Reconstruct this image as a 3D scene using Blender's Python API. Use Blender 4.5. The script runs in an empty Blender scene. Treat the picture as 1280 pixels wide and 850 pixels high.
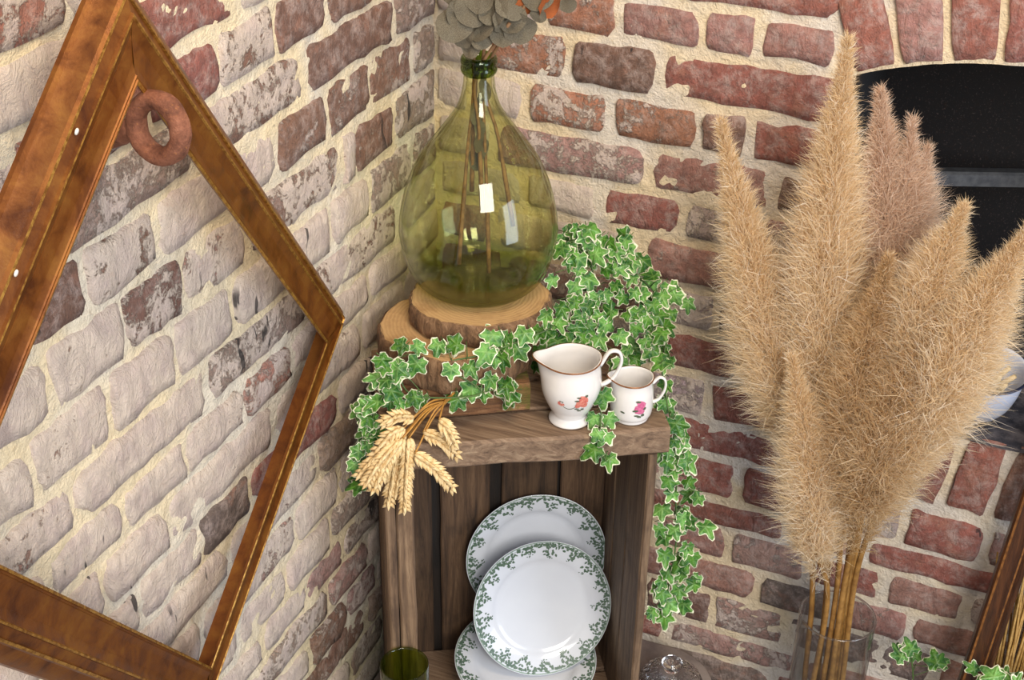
import bpy, math, random
import numpy as np
from mathutils import Vector, Matrix, noise

random.seed(11)
rng = np.random.default_rng(11)
scene = bpy.context.scene
COL = scene.collection
PI = math.pi

# ------------------------------------------------------------------ camera
cam_d = bpy.data.cameras.new('camera')
cam = bpy.data.objects.new('camera', cam_d)
COL.objects.link(cam)
fw = Vector((-0.326003, 0.79544931, -0.5108644))
rt = Vector((0.92186048, 0.38724351, 0.01468746))
up = Vector((-0.20951205, 0.46615754, 0.85953583))
cam.matrix_world = Matrix(((rt.x, up.x, -fw.x, .893), (rt.y, up.y, -fw.y, -1.85), (rt.z, up.z, -fw.z, 1.85), (0, 0, 0, 1)))
cam_d.sensor_fit = 'HORIZONTAL'
cam_d.sensor_width = 36.0
cam_d.lens = 36.0 * 1778 / 1280
cam_d.clip_start = .02
scene.camera = cam

# ------------------------------------------------------------------ world, lights, exposure
w = bpy.data.worlds.new('world')
scene.world = w
w.use_nodes = True
w.node_tree.nodes['Background'].inputs['Color'].default_value = (.86, .92, 1.0, 1)
w.node_tree.nodes['Background'].inputs['Strength'].default_value = .42


def area(name, loc, target, size, energy, col):
    d = bpy.data.lights.new(name, 'AREA')
    d.shape = 'RECTANGLE'
    d.size, d.size_y = size
    d.energy = energy
    d.color = col
    o = bpy.data.objects.new(name, d)
    COL.objects.link(o)
    o.location = loc
    o.rotation_euler = (Vector(target) - Vector(loc)).to_track_quat('-Z', 'Y').to_euler()
    return o


area('window_light', (2.3, -3.0, 2.6), (.2, -.35, .85), (1.4, 1.5), 108, (1.0, .955, .885))
area('ceiling_lamp_light', (.75, -.95, 2.75), (.2, -.2, 1.0), (.6, .6), 17, (1.0, .78, .50))
area('side_window_light', (3.1, -1.2, 1.1), (.3, -.4, .5), (1.0, 1.4), 26, (.70, .82, 1.0))

vs = scene.view_settings
vs.view_transform = 'Standard'
vs.look = 'None'
vs.gamma = 1
vs.use_curve_mapping = False
vs.exposure = 0.2


# ------------------------------------------------------------------ helpers
def srgb(r, g, b):
    def f(c):
        c /= 255.0
        return c / 12.92 if c <= .04045 else ((c + .055) / 1.055) ** 2.4
    return (f(r), f(g), f(b))


def tag(o, label=None, cat=None, group=None, kind=None):
    if label:
        o['label'] = label
    if cat:
        o['category'] = cat
    if group:
        o['group'] = group
    if kind:
        o['kind'] = kind
    return o


def empty(name, loc, label=None, cat=None, group=None):
    o = bpy.data.objects.new(name, None)
    o.empty_display_size = .02
    COL.objects.link(o)
    o.location = loc
    return tag(o, label, cat, group)


def wloc(o):
    p = Vector((0, 0, 0))
    while o is not None:
        p += Vector(o.location)
        o = o.parent
    return p


def link_mesh(name, me, parent=None, world=(0, 0, 0)):
    o = bpy.data.objects.new(name, me)
    COL.objects.link(o)
    if parent is not None:
        o.parent = parent
        o.location = Vector(world) - wloc(parent)
    else:
        o.location = world
    return o


def mesh(name, v, f, mat, parent=None, smooth=True, origin=None, attr=None, sharp=None):
    v = np.asarray(v, float)
    org = v.mean(0) if origin is None else np.asarray(origin, float)
    me = bpy.data.meshes.new(name)
    me.from_pydata((v - org).tolist(), [], f)
    if attr:
        for an, vals in attr.items():
            vals = np.asarray(vals, dtype=np.float32)
            if vals.ndim == 2:
                a = me.attributes.new(an, 'FLOAT_VECTOR', 'POINT')
                a.data.foreach_set('vector', vals.ravel())
            else:
                a = me.attributes.new(an, 'FLOAT', 'POINT')
                a.data.foreach_set('value', vals)
    if smooth:
        me.polygons.foreach_set('use_smooth', [True] * len(me.polygons))
        if sharp:
            me.set_sharp_from_angle(angle=math.radians(sharp))
    me.materials.append(mat)
    me.update()
    return link_mesh(name, me, parent, org)


class MB:
    """collects several closed shapes of ONE part"""
    def __init__(s):
        s.v = []
        s.f = []

    def add(s, v, f):
        k = len(s.v)
        s.v += [tuple(map(float, p)) for p in v]
        s.f += [tuple(i + k for i in q) for q in f]
        return s

    def build(s, name, mat, parent=None, **kw):
        return mesh(name, s.v, s.f, mat, parent, **kw)


def lathe(profile, centre, seg=48, closed_bottom=False, closed_top=False, fn=None):
    """profile: [(r,z)] bottom to top (or any order); returns v,f"""
    v = []
    f = []
    cx, cy, cz = centre
    for i, (r, z) in enumerate(profile):
        for k in range(seg):
            a = 2 * PI * k / seg
            p = (cx + r * math.cos(a), cy + r * math.sin(a), cz + z)
            if fn:
                p = fn(p, i, a, r)
            v.append(p)
    for i in range(len(profile) - 1):
        for k in range(seg):
            a, b = i * seg + k, i * seg + (k + 1) % seg
            f.append((a, b, b + seg, a + seg))
    if closed_bottom:
        f.append(tuple(range(seg))[::-1])
    if closed_top:
        m = (len(profile) - 1) * seg
        f.append(tuple(m + k for k in range(seg)))
    return v, f


def tube(pts, radii, seg=8, cap=True, flat=1.0):
    pts = [Vector(p) for p in pts]
    n = len(pts)
    if not hasattr(radii, '__len__'):
        radii = [radii] * n
    v = []
    f = []
    prev = None
    for i in range(n):
        t = (pts[min(i + 1, n - 1)] - pts[max(i - 1, 0)]).normalized()
        if prev is None:
            a = Vector((0, 0, 1)) if abs(t.z) < .9 else Vector((1, 0, 0))
            x = t.cross(a).normalized()
        else:
            x = (prev - t * prev.dot(t)).normalized()
        prev = x
        y = t.cross(x)
        for k in range(seg):
            an = 2 * PI * k / seg
            v.append(pts[i] + (x * math.cos(an) + y * math.sin(an) * flat) * radii[i])
    for i in range(n - 1):
        for k in range(seg):
            a, b = i * seg + k, i * seg + (k + 1) % seg
            f.append((a, b, b + seg, a + seg))
    if cap:
        f.append(tuple(range(seg))[::-1])
        f.append(tuple((n - 1) * seg + k for k in range(seg)))
    return [tuple(p) for p in v], f


def spline(pts, n):
    """Catmull-Rom"""
    P = [np.asarray(p, float) for p in pts]
    P = [2 * P[0] - P[1]] + P + [2 * P[-1] - P[-2]]
    res = []
    m = len(P) - 3
    for i in range(n):
        s = i / (n - 1) * m
        k = min(int(s), m - 1)
        t = s - k
        a, b, c, d = P[k:k + 4]
        res.append(.5 * (2 * b + (c - a) * t + (2 * a - 5 * b + 4 * c - d) * t * t + (3 * b - a - 3 * c + d) * t ** 3))
    return res


def ns(p, s=1.0, o=0.0):
    return noise.noise(Vector((p[0] * s + o, p[1] * s + o * 1.7, p[2] * s - o)))


# crate frame: u along the front edge, v into the corner
CA = math.radians(31)
CE = Vector((math.cos(CA), math.sin(CA), 0))
CN = Vector((-math.sin(CA), math.cos(CA), 0))
CFL = Vector((.146, -.475, 0))


def cw(u, v, z):
    return CFL + CE * u + CN * v + Vector((0, 0, z))


def cbox(u0, u1, v0, v1, z0, z1, bev=.0025, wob=.0012, seed=0, axis=2):
    """worn board in crate coordinates: chamfered box, subdivided along its long axis"""
    dims = [u1 - u0, v1 - v0, z1 - z0]
    ax = axis
    L = dims[ax]
    nseg = max(2, int(L / .05))
    o = [i for i in range(3) if i != ax]
    lo = [u0, v0, z0]
    hi = [u1, v1, z1]
    ring = []
    a0, a1, b0, b1 = lo[o[0]], hi[o[0]], lo[o[1]], hi[o[1]]
    sec = [(a0 + bev, b0), (a1 - bev, b0), (a1, b0 + bev), (a1, b1 - bev), (a1 - bev, b1), (a0 + bev, b1), (a0, b1 - bev), (a0, b0 + bev)]
    v = []
    f = []
    for i in range(nseg + 1):
        t = lo[ax] + L * i / nseg
        for (a, b) in sec:
            q = [0, 0, 0]
            q[ax] = t
            q[o[0]] = a
            q[o[1]] = b
            d = ns(q, 14, seed * 3.1) * wob
            d2 = ns(q, 9, seed * 5.7 + 4) * wob
            q[o[0]] += d
            q[o[1]] += d2
            v.append(tuple(cw(*q)))
    n = 8
    for i in range(nseg):
        for k in range(n):
            a, b = i * n + k, i * n + (k + 1) % n
            f.append((a, b, b + n, a + n))
    f.append(tuple(range(n))[::-1])
    f.append(tuple(nseg * n + k for k in range(n)))
    return v, f


# ------------------------------------------------------------------ material kit
class NT:
    def __init__(s, name, rough=.7):
        s.m = bpy.data.materials.new(name)
        s.m.use_nodes = True
        s.t = s.m.node_tree
        s.b = s.t.nodes['Principled BSDF']
        s.b.inputs['Roughness'].default_value = rough

    def n(s, typ, **kw):
        nd = s.t.nodes.new(typ)
        for k, val in kw.items():
            if k in nd.inputs:
                nd.inputs[k].default_value = val
            else:
                setattr(nd, k, val)
        return nd

    def l(s, a, b):
        s.t.links.new(a, b)

    def coord(s, kind='Object', scale=(1, 1, 1), rand=False):
        tc = s.n('ShaderNodeTexCoord')
        mp = s.n('ShaderNodeMapping')
        mp.inputs['Scale'].default_value = scale
        s.l(tc.outputs[kind], mp.inputs['Vector'])
        if rand:
            oi = s.n('ShaderNodeObjectInfo')
            mu = s.math('MULTIPLY', oi.outputs['Random'], 37.0)
            cb = s.n('ShaderNodeCombineXYZ')
            for i in range(3):
                s.l(mu, cb.inputs[i])
            s.l(cb.outputs[0], mp.inputs['Location'])
        return mp.outputs['Vector']

    def geo(s, scale=(1, 1, 1)):
        g = s.n('ShaderNodeNewGeometry')
        mp = s.n('ShaderNodeMapping')
        mp.inputs['Scale'].default_value = scale
        s.l(g.outputs['Position'], mp.inputs['Vector'])
        return mp.outputs['Vector']

    def noise(s, vec, scale, detail=4, rough=.6, dist=0.0):
        nd = s.n('ShaderNodeTexNoise')
        nd.inputs['Scale'].default_value = scale
        nd.inputs['Detail'].default_value = detail
        nd.inputs['Roughness'].default_value = rough
        nd.inputs['Distortion'].default_value = dist
        s.l(vec, nd.inputs['Vector'])
        return nd.outputs['Fac']

    def ramp(s, fac, *stops):
        r = s.n('ShaderNodeValToRGB')
        e = r.color_ramp.elements
        while len(e) < len(stops):
            e.new(.5)
        for el, (p, c) in zip(e, stops):
            el.position = p
            el.color = (*c, 1) if len(c) == 3 else c
        s.l(fac, r.inputs['Fac'])
        return r.outputs['Color']

    def rng(s, fac, a, b, c=0.0, d=1.0):
        r = s.n('ShaderNodeMapRange')
        r.interpolation_type = 'SMOOTHSTEP'
        for i, x in zip((1, 2, 3, 4), (a, b, c, d)):
            if hasattr(x, 'links') or hasattr(x, 'is_linked'):
                s.l(x, r.inputs[i])
            else:
                r.inputs[i].default_value = x
        s.l(fac, r.inputs[0])
        return r.outputs[0]

    def math(s, op, a, b=None):
        m = s.n('ShaderNodeMath', operation=op)
        for i, x in enumerate((a, b)):
            if x is None:
                continue
            if hasattr(x, 'is_linked'):
                s.l(x, m.inputs[i])
            else:
                m.inputs[i].default_value = x
        return m.outputs[0]

    def mix(s, fac, a, b, blend='MIX'):
        m = s.n('ShaderNodeMix', data_type='RGBA', blend_type=blend)
        for i, x in ((0, fac), (6, a), (7, b)):
            if hasattr(x, 'is_linked'):
                s.l(x, m.inputs[i])
            elif i == 0:
                m.inputs[i].default_value = x
            else:
                m.inputs[i].default_value = (*x, 1)
        return m.outputs[2]

    def bump(s, h, strength=.5, dist=.003, normal=None):
        b = s.n('ShaderNodeBump')
        b.inputs['Strength'].default_value = strength
        b.inputs['Distance'].default_value = dist
        s.l(h, b.inputs['Height'])
        if normal:
            s.l(normal, b.inputs['Normal'])
        s.l(b.outputs[0], s.b.inputs['Normal'])
        return b.outputs[0]

    def col(s, c):
        if hasattr(c, 'is_linked'):
            s.l(c, s.b.inputs['Base Color'])
        else:
            s.b.inputs['Base Color'].default_value = (*c, 1)
        return s


def mat_brick():
    t = NT('old_brick', .88)
    oi = t.n('ShaderNodeObjectInfo')
    v = t.coord('Object', rand=True)
    fine = t.noise(v, 320, 5, .75)
    med = t.noise(v, 75, 6, .7, .3)
    big = t.noise(v, 20, 5, .65, .6)
    dark = t.mix(.55, oi.outputs['Color'], (.045, .028, .024))
    base = t.mix(t.rng(med, .38, .66, 0, .75), oi.outputs['Color'], dark)
    base = t.mix(t.rng(fine, .45, .7, .0, .55), base, dark)
    base = t.mix(t.rng(big, .52, .70, 0, .45), base, srgb(188, 132, 108))
    # pale bloom of lime over the whole face
    base = t.mix(t.rng(t.noise(v, 48, 5, .75, .2), .42, .70, .08, .58), base, srgb(206, 186, 178))
    # limewash that has worn away in flakes; alpha of the object colour = how much is left
    wn = t.math('ADD', t.math('MULTIPLY', big, .50), t.math('ADD', t.math('MULTIPLY', med, .34), t.math('MULTIPLY', fine, .16)))
    th = t.math('SUBTRACT', .72, t.math('MULTIPLY', oi.outputs['Alpha'], .42))
    thin = t.rng(wn, t.math('SUBTRACT', th, .03), t.math('ADD', th, .025))
    wash = t.mix(t.rng(big, .35, .7), srgb(228, 212, 196), srgb(208, 190, 182))
    wash = t.mix(t.rng(med, .56, .76, 0, .5), wash, srgb(202, 172, 152))
    c = t.mix(t.math('MULTIPLY', thin, .92), base, wash)
    # tar runs
    tv = t.noise(t.geo((1, 1, .22)), 46, 2, .5, .2)
    tm = t.noise(t.geo(), 4.5, 2, .5)
    tar = t.math('MULTIPLY', t.rng(tv, .665, .69), t.rng(tm, .55, .60))
    c = t.mix(t.math('MULTIPLY', tar, .85), c, (.022, .02, .022))
    t.col(c)
    crag = t.noise(t.geo((1, 1, .55)), 42, 6, .72, 1.2)
    h = t.math('ADD', t.math('ADD', t.math('MULTIPLY', crag, 1.3), t.math('MULTIPLY', med, .55)), t.math('ADD', t.math('MULTIPLY', fine, .28), t.math('MULTIPLY', thin, .30)))
    t.bump(h, 1.0, .0075)
    return t.m


def mat_mortar(name, c0, c1, c2):
    t = NT(name, .95)
    g = t.geo()
    fine = t.noise(g, 300, 5, .7)
    med = t.noise(g, 55, 5, .65)
    big = t.noise(g, 5, 3, .55, .5)
    c = t.mix(t.rng(big, .4, .62), c0, c1)
    c = t.mix(t.rng(med, .55, .85, 0, .6), c, c2)
    c = t.mix(t.rng(fine, .25, .5, .22, 0), c, (.30, .24, .16))
    t.col(c)
    t.bump(t.math('ADD', t.math('ADD', med, t.noise(g, 95, 4, .7, .8)), t.math('MULTIPLY', fine, .45)), 1.0, .005)
    return t.m


def mat_wood(name, dark, mid, light, scale=1.0, axis=2, rough=.75, rand=True, crack=True):
    t = NT(name, rough)
    sc = [16, 16, 16]
    sc[axis] = 1.1
    v = t.coord('Object', sc, rand)
    gr = t.noise(v, 5 * scale, 6, .68, 1.0)
    fi = t.noise(v, 22 * scale, 4, .7)
    bl = t.noise(t.coord('Object', (1, 1, 1), rand), 13, 4, .6)
    c = t.ramp(gr, (.28, dark), (.5, mid), (.74, light))
    c = t.mix(t.rng(fi, .5, .75, 0, .5), c, dark)
    c = t.mix(t.rng(bl, .5, .72, 0, .55), c, dark)
    oi = t.n('ShaderNodeObjectInfo')
    hs = t.n('ShaderNodeHueSaturation')
    hs.inputs['Saturation'].default_value = 1.0
    t.l(t.rng(oi.outputs['Random'], 0, 1, .78, 1.15), hs.inputs['Value'])
    t.l(c, hs.inputs['Color'])
    t.col(hs.outputs[0])
    t.bump(t.math('ADD', gr, t.math('MULTIPLY', fi, .5)), .6, .0025)
    return t.m


def mat_simple(name, col, rough=.6, metal=0.0, bump=None, var=None):
    t = NT(name, rough)
    t.b.inputs['Metallic'].default_value = metal
    v = t.coord('Object')
    nz = t.noise(v, (bump or (60, 0, 0))[0], 4, .65)
    c2 = var or tuple(x * .8 for x in col)
    t.col(t.mix(t.rng(nz, .3, .72), col, c2))
    if bump:
        t.bump(nz, bump[1], bump[2])
    return t.m


def mat_glass(name, col, dens, rough=.0, bump=0.0, ior=1.45):
    t = NT(name, rough)
    t.b.inputs['Base Color'].default_value = (1, 1, 1, 1)
    t.b.inputs['Transmission Weight'].default_value = 1.0
    t.b.inputs['IOR'].default_value = ior
    if dens > 0:
        va = t.n('ShaderNodeVolumeAbsorption')
        va.inputs['Color'].default_value = (*col, 1)
        va.inputs['Density'].default_value = dens
        out = [x for x in t.t.nodes if x.type == 'OUTPUT_MATERIAL'][0]
        t.l(va.outputs[0], out.inputs['Volume'])
    else:
        t.b.inputs['Base Color'].default_value = (*col, 1)
    if bump:
        t.bump(t.noise(t.coord('Object'), 18, 2, .5), bump, .004)
    return t.m


def mat_thin_glass(name, tint, rough=.02, refl=1.0, solid=0.0, scol=(1, 1, 1), dens=0, foot=None):
    """blown glass: light passes tinted, Fresnel reflections on top; solid = share that also refracts"""
    t = NT(name, rough)
    out = [x for x in t.t.nodes if x.type == 'OUTPUT_MATERIAL'][0]
    tr = t.n('ShaderNodeBsdfTransparent')
    tr.inputs['Color'].default_value = (*tint, 1)
    gl = t.n('ShaderNodeBsdfGlossy')
    gl.inputs['Roughness'].default_value = rough
    lw = t.n('ShaderNodeLayerWeight')
    lw.inputs['Blend'].default_value = .5
    fz = t.math('ADD', t.math('MULTIPLY', t.math('POWER', lw.outputs['Facing'], 3.0), .55), .035)
    mx = t.n('ShaderNodeMixShader')
    t.l(t.math('MULTIPLY', fz, refl), mx.inputs['Fac'])
    if foot:            # blown glass: the foot is thick, and a glancing ray crosses more of it
        sz = t.n('ShaderNodeSeparateXYZ')
        t.l(t.coord('Object'), sz.inputs[0])
        k = t.rng(sz.outputs['Z'], .006, .034, 1, 0)
        gz_ = t.math('MULTIPLY', t.math('POWER', lw.outputs['Facing'], 4.0), .9)
        t.l(t.mix(t.math('MAXIMUM', k, gz_), tint, foot), tr.inputs['Color'])
    t.l(tr.outputs[0], mx.inputs[1])
    t.l(gl.outputs[0], mx.inputs[2])
    last = mx
    if solid:
        g2 = t.n('ShaderNodeBsdfGlass')
        g2.inputs['IOR'].default_value = 1.45
        g2.inputs['Roughness'].default_value = 0
        g2.inputs['Color'].default_value = (*scol, 1)
        bn = t.n('ShaderNodeBump')
        bn.inputs['Strength'].default_value = .04
        bn.inputs['Distance'].default_value = .004
        t.l(t.noise(t.coord('Object'), 18, 2, .5), bn.inputs['Height'])
        t.l(bn.outputs[0], g2.inputs['Normal'])
        t.l(bn.outputs[0], gl.inputs['Normal'])
        m2 = t.n('ShaderNodeMixShader')
        m2.inputs['Fac'].default_value = solid
        t.l(mx.outputs[0], m2.inputs[1])
        t.l(g2.outputs[0], m2.inputs[2])
        last = m2
    t.l(last.outputs[0], out.inputs['Surface'])
    if dens:
        va = t.n('ShaderNodeVolumeAbsorption')
        va.inputs['Color'].default_value = (*tint, 1)
        va.inputs['Density'].default_value = dens
        t.l(va.outputs[0], out.inputs['Volume'])
    return t.m


M = {}
M['brick'] = mat_brick()
M['mortar_left'] = mat_mortar('lime_mortar_left', srgb(236, 218, 182), srgb(228, 218, 200), srgb(218, 190, 144))
M['mortar_right'] = mat_mortar('lime_mortar_right', srgb(232, 212, 178), srgb(226, 216, 204), srgb(214, 182, 134))
M['wood_crate'] = mat_wood('weathered_pine', srgb(62, 46, 36), srgb(116, 92, 70), srgb(156, 130, 102))
M['wood_crate_top'] = mat_wood('weathered_pine_across', srgb(84, 64, 50), srgb(136, 110, 88), srgb(170, 146, 120), axis=0)
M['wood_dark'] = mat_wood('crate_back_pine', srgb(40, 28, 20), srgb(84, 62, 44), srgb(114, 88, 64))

M['gap_shade'] = mat_wood('gap_shade_board', srgb(14, 10, 8), srgb(26, 18, 13), srgb(38, 27, 19))  # near-black colour standing in for the shade between the back slats

# ------------------------------------------------------------------ brick walls
TONE = {
    'R': (srgb(160, 88, 74), .16), 'r': (srgb(178, 112, 96), .52), 'O': (srgb(182, 120, 88), .46), 'P': (srgb(176, 124, 112), .28),
    'p': (srgb(180, 140, 130), .46), 'L': (srgb(190, 168, 168), .58), 'B': (srgb(122, 84, 66), .16), 'b': (srgb(130, 90, 72), .38),
    'G': (srgb(116, 100, 92), .22), 'g': (srgb(164, 138, 124), .52), 'W': (srgb(198, 164, 138), .88), 'k': (srgb(182, 138, 122), .74), 'w': (srgb(190, 148, 130), .97), 'm': (srgb(132, 92, 74), .60),
}


def brick(parent, fr, u0, u1, z0, z1, tone, wob, seed, prot=.006, ang=None, shape=None):
    """irregular rounded brick; fr(u, depth_out, z) gives the world point"""
    rs = random.Random(seed)
    nx = 9 if u1 - u0 < .16 else 14
    hw = (u1 - u0) / 2
    hz = (z1 - z0) / 2
    cu, cz = (u0 + u1) / 2, (z0 + z1) / 2
    tilt = rs.uniform(-.016, .016)
    taper = rs.uniform(-.03, .03)
    slope = rs.uniform(-.018, .018)
    pr = prot + rs.uniform(-.003, .003)
    cf = shape or fr
    org = cf(cu, 0, cz)
    v = []
    xs = [-1, -.955] + [-.86 + 1.72 * i / (nx - 5) for i in range(nx - 4)] + [.955, 1]
    zs = [-1, -.88, -.45, 0, .45, .88, 1]
    chip = [rs.uniform(.80, .98) for _ in range(4)]
    for j, b in enumerate(zs):
        for i, a in enumerate(xs):
            edge_i = (i in (0, len(xs) - 1)) or (j in (0, len(zs) - 1))
            near = (i in (1, len(xs) - 2)) or (j in (1, len(zs) - 2))
            aa, bb = a, b
            if abs(a) > .9 and abs(b) > .8:        # chipped corners
                ck = chip[(a > 0) * 2 + (b > 0)]
                aa *= 1 - (1 - ck) * .35
                bb *= ck
            p = (cu + aa * hw, 0, cz + bb * hz * (1 + taper * aa) + tilt * aa * hw)
            k = 1.0 if (edge_i or near) else .4
            du = (ns((p[0], seed * .37, p[2]), 26, 1.0) + .6 * ns((p[0], seed * .37, p[2]), 75, 5.0)) * wob * k
            dz = (ns((p[0], seed * .37, p[2]), 22, 9.0) + .7 * ns((p[0], seed * .37, p[2]), 70, 2.0)) * wob * k
            if edge_i:
                d = -.005
            elif near:
                d = pr * .80
            else:
                d = pr
            d += slope * aa * hw
            d += (ns((p[0], seed * .71, p[2]), 38, 3.0) + .6 * ns((p[0], seed * .71, p[2]), 95, 7.0)) * wob * .62 * (.3 if edge_i else 1)
            v.append(cf(p[0] + du, d, p[2] + dz))
    n = len(xs)
    f = []
    for j in range(len(zs) - 1):
        for i in range(n - 1):
            a = j * n + i
            f.append((a, a + 1, a + n + 1, a + n))
    o = mesh('brick', v, f, M['brick'], parent, origin=org)
    c, al = TONE[tone]
    k = rs.uniform(.88, 1.12)
    o.color = (c[0] * k, c[1] * k * rs.uniform(.94, 1.05), c[2] * k * rs.uniform(.92, 1.06), min(1, max(0, al + rs.uniform(-.07, .07))))
    return o


def fill_joints(js, lo, hi, rs):
    """complete a course: headers of about 122 mm and stretchers of about 245 mm"""
    js = [j for j in js if lo + .03 < j < hi - .03]
    pts = [lo] + js + [hi]
    if js:
        # extend outwards from the measured joints
        pts = js[:]
        flip = rs.random() < .5
        while pts[0] - lo > .05:
            st = .245 if flip else .123
            flip = not flip
            pts.insert(0, pts[0] - st if pts[0] - st - lo > .05 else lo)
        if pts[0] > lo:
            pts[0] = lo
        while hi - pts[-1] > .05:
            st = .245 if flip else .123
            flip = not flip
            pts.append(pts[-1] + st if hi - pts[-1] - st > .05 else hi)
        pts[-1] = hi
    res = [pts[0]]
    for p in pts[1:]:
        g = p - res[-1]
        if g > .275:
            k = max(2, round(g / .18))
            s0 = res[-1]
            cuts = []
            acc = 0
            fl = rs.random() < .5
            while g - acc > .275:
                st = .245 if fl else .123
                fl = not fl
                acc += st
                cuts.append(s0 + acc)
            if g - acc > .26:
                cuts.append(s0 + acc + (g - acc) / 2)
            res += cuts
        res.append(p)
    return res


# courses: (top z, [joint positions], [(position, tone)])
RIGHT = [
    (1.400, [], []),
    (1.328, [.345, .591], [(.495, 'R'), (.2, 'O')]),
    (1.256, [.06, .175, .287, .411, .488, .599], [(.12, 'W'), (.23, 'O'), (.348, 'P'), (.45, 'P'), (.545, 'P'), (.03, 'W')]),
    (1.190, [.085, .217, .351, .585], [(.037, 'W'), (.19, 'O'), (.282, 'B'), (.464, 'R')]),
    (1.113, [.06, .149, .284, .418, .491, .569], [(.03, 'W'), (.1, 'W'), (.217, 'O'), (.353, 'O'), (.45, 'B'), (.53, 'L'), (.6, 'R')]),
    (1.040, [.10, .349, .534], [(.05, 'W'), (.258, 'p'), (.4, 'P'), (.553, 'B')]),
    (.968, [.15, .274, .402, .52], [(.21, 'W'), (.338, 'R'), (.425, 'L'), (.08, 'W')]),
    (.900, [.10, .345, .58], [(.304, 'W'), (.443, 'P')]),
    (.824, [.12, .38, .469], [(.43, 'L'), (.499, 'G')]),
    (.749, [.14, .39, .60], [(.469, 'R')]),
    (.673, [.10, .345, .469], [(.436, 'L'), (.52, 'R')]),
    (.598, [.12, .35, .590, .715], [(.508, 'R'), (.65, 'R')]),
    (.530, [.16, .405, .532, .67, .795, .916], [(.487, 'R'), (.581, 'R'), (.86, 'R'), (.73, 'L')]),
    (.450, [.10, .345, .62, .74], [(.548, 'R'), (.864, 'R'), (.68, 'P')]),
    (.397, [.15, .40, .528, .66, .784, .909], [(.472, 'P'), (.594, 'p'), (.769, 'R'), (.863, 'P')]),
    (.327, [.10, .345, .584, .71, .832], [(.518, 'P'), (.623, 'G'), (.805, 'P'), (.87, 'P')]),
    (.259, [.15, .39, .513, .639, .888], [(.484, 'B'), (.588, 'p'), (.68, 'P'), (.834, 'G')]),
    (.179, [.12, .37, .437, .675], [(.418, 'R'), (.531, 'p')]),
    (.120, [.15, .39, .633], [(.593, 'G'), (.3, 'P')]),
    (.058, [], []),
    (.0, [], []),
]
LEFT = [
    (1.852, [-.5], []),
    (1.778, [-.62], []),
    (1.704, [-.45], []),
    (1.630, [-.56], []),
    (1.556, [-.70], []),
    (1.482, [-.95, -.80], [(-.864, 'r'), (-.9, 'r')]),
    (1.408, [-.93, -.765, -.511, -.39, -.14], [(-.848, 'w'), (-.606, 'R'), (-.45, 'w'), (-.25, 'b')]),
    (1.334, [-.86, -.70, -.563, -.440, -.317, -.07], [(-.902, 'r'), (-.647, 'R'), (-.513, 'm'), (-.395, 'B'), (-.2, 'b')]),
    (1.260, [-.87, -.625, -.380, -.134], [(-.729, 'g'), (-.474, 'm'), (-.271, 'B'), (-.06, 'g')]),
    (1.188, [-.836, -.710, -.455, -.329, -.212, -.080], [(-.875, 'B'), (-.78, 'm'), (-.606, 'w'), (-.489, 'w'), (-.395, 'b'), (-.277, 'b'), (-.149, 'b'), (-.046, 'g')]),
    (1.111, [-.784, -.673, -.540, -.261, -.139], [(-.352, 'm'), (-.234, 'w'), (-.17, 'b'), (-.1, 'g'), (-.73, 'm')]),
    (1.031, [-.951, -.828, -.705, -.585, -.335, -.224, -.083], [(-.28, 'w'), (-.145, 'g'), (-.04, 'g'), (-.77, 'w')]),
    (.952, [-.902, -.649, -.40, -.138], [(-.297, 'm'), (-.5, 'g')]),
    (.882, [-.959, -.830, -.708, -.578, -.461, -.233, -.11], [(-.532, 'r'), (-.17, 'w')]),
    (.818, [-.758, -.512, -.265, -.121], []),
    (.745, [-.827, -.697, -.583, -.341, -.21], [(-.658, 'G'), (-.523, 'R')]),
    (.680, [-.90, -.643, -.409, -.16], [(-.3, 'g')]),
    (.614, [-.72, -.48, -.36, -.23, -.11], [(-.42, 'w')]),
    (.5425, [-.64, -.514, -.39, -.15], [(-.28, 'g'), (-.45, 'w')]),
    (.477, [-.587, -.465, -.352, -.22], [(-.41, 'p'), (-.289, 'g')]),
    (.417, [-.65, -.403, -.28], [(-.37, 'p'), (-.5, 'g')]),
    (.356, [-.468, -.356, -.252], [(-.42, 'b'), (-.3, 'p')]),
    (.291, [-.53, -.286, -.16], [(-.372, 'b'), (-.2, 'g')]),
    (.2285, [-.348, -.234], [(-.29, 'g')]),
    (.165, [-.42, -.18], []),
    (.10, [], []),
    (.035, [], []),
]
X_END = 1.40
Y_END = -1.42
NX0, NX1 = .62, 1.08          # niche opening
ARC_C, ARC_R = (.85, .626), .61
SILL_Z = .672


def arch_z(x, r=ARC_R):
    return ARC_C[1] + math.sqrt(max(0, r * r - (x - ARC_C[0]) ** 2))


def frR(u, d, z):
    return (u, -d, z)


def frL(u, d, z):
    return (d, u, z)


def patch(mb, off, u0, u1, zlo, zhi, step, amp, fr):
    nu = max(2, int((u1 - u0) / step))
    z0, z1 = zlo((u0 + u1) / 2), zhi((u0 + u1) / 2)
    nz = max(2, int((z1 - z0) / step))
    v = []
    f = []
    for j in range(nz + 1):
        for i in range(nu + 1):
            u = u0 + (u1 - u0) * i / nu
            z = zlo(u) + (zhi(u) - zlo(u)) * j / nz
            d = off + ns((u, 0, z), 75, 2.0) * amp + ns((u, 0, z), 26, 6.0) * amp
            v.append(fr(u, d, z))
    for j in range(nz):
        for i in range(nu):
            a = j * (nu + 1) + i
            f.append((a, a + 1, a + nu + 2, a + nu + 1))
    mb.add(v, f)


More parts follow.
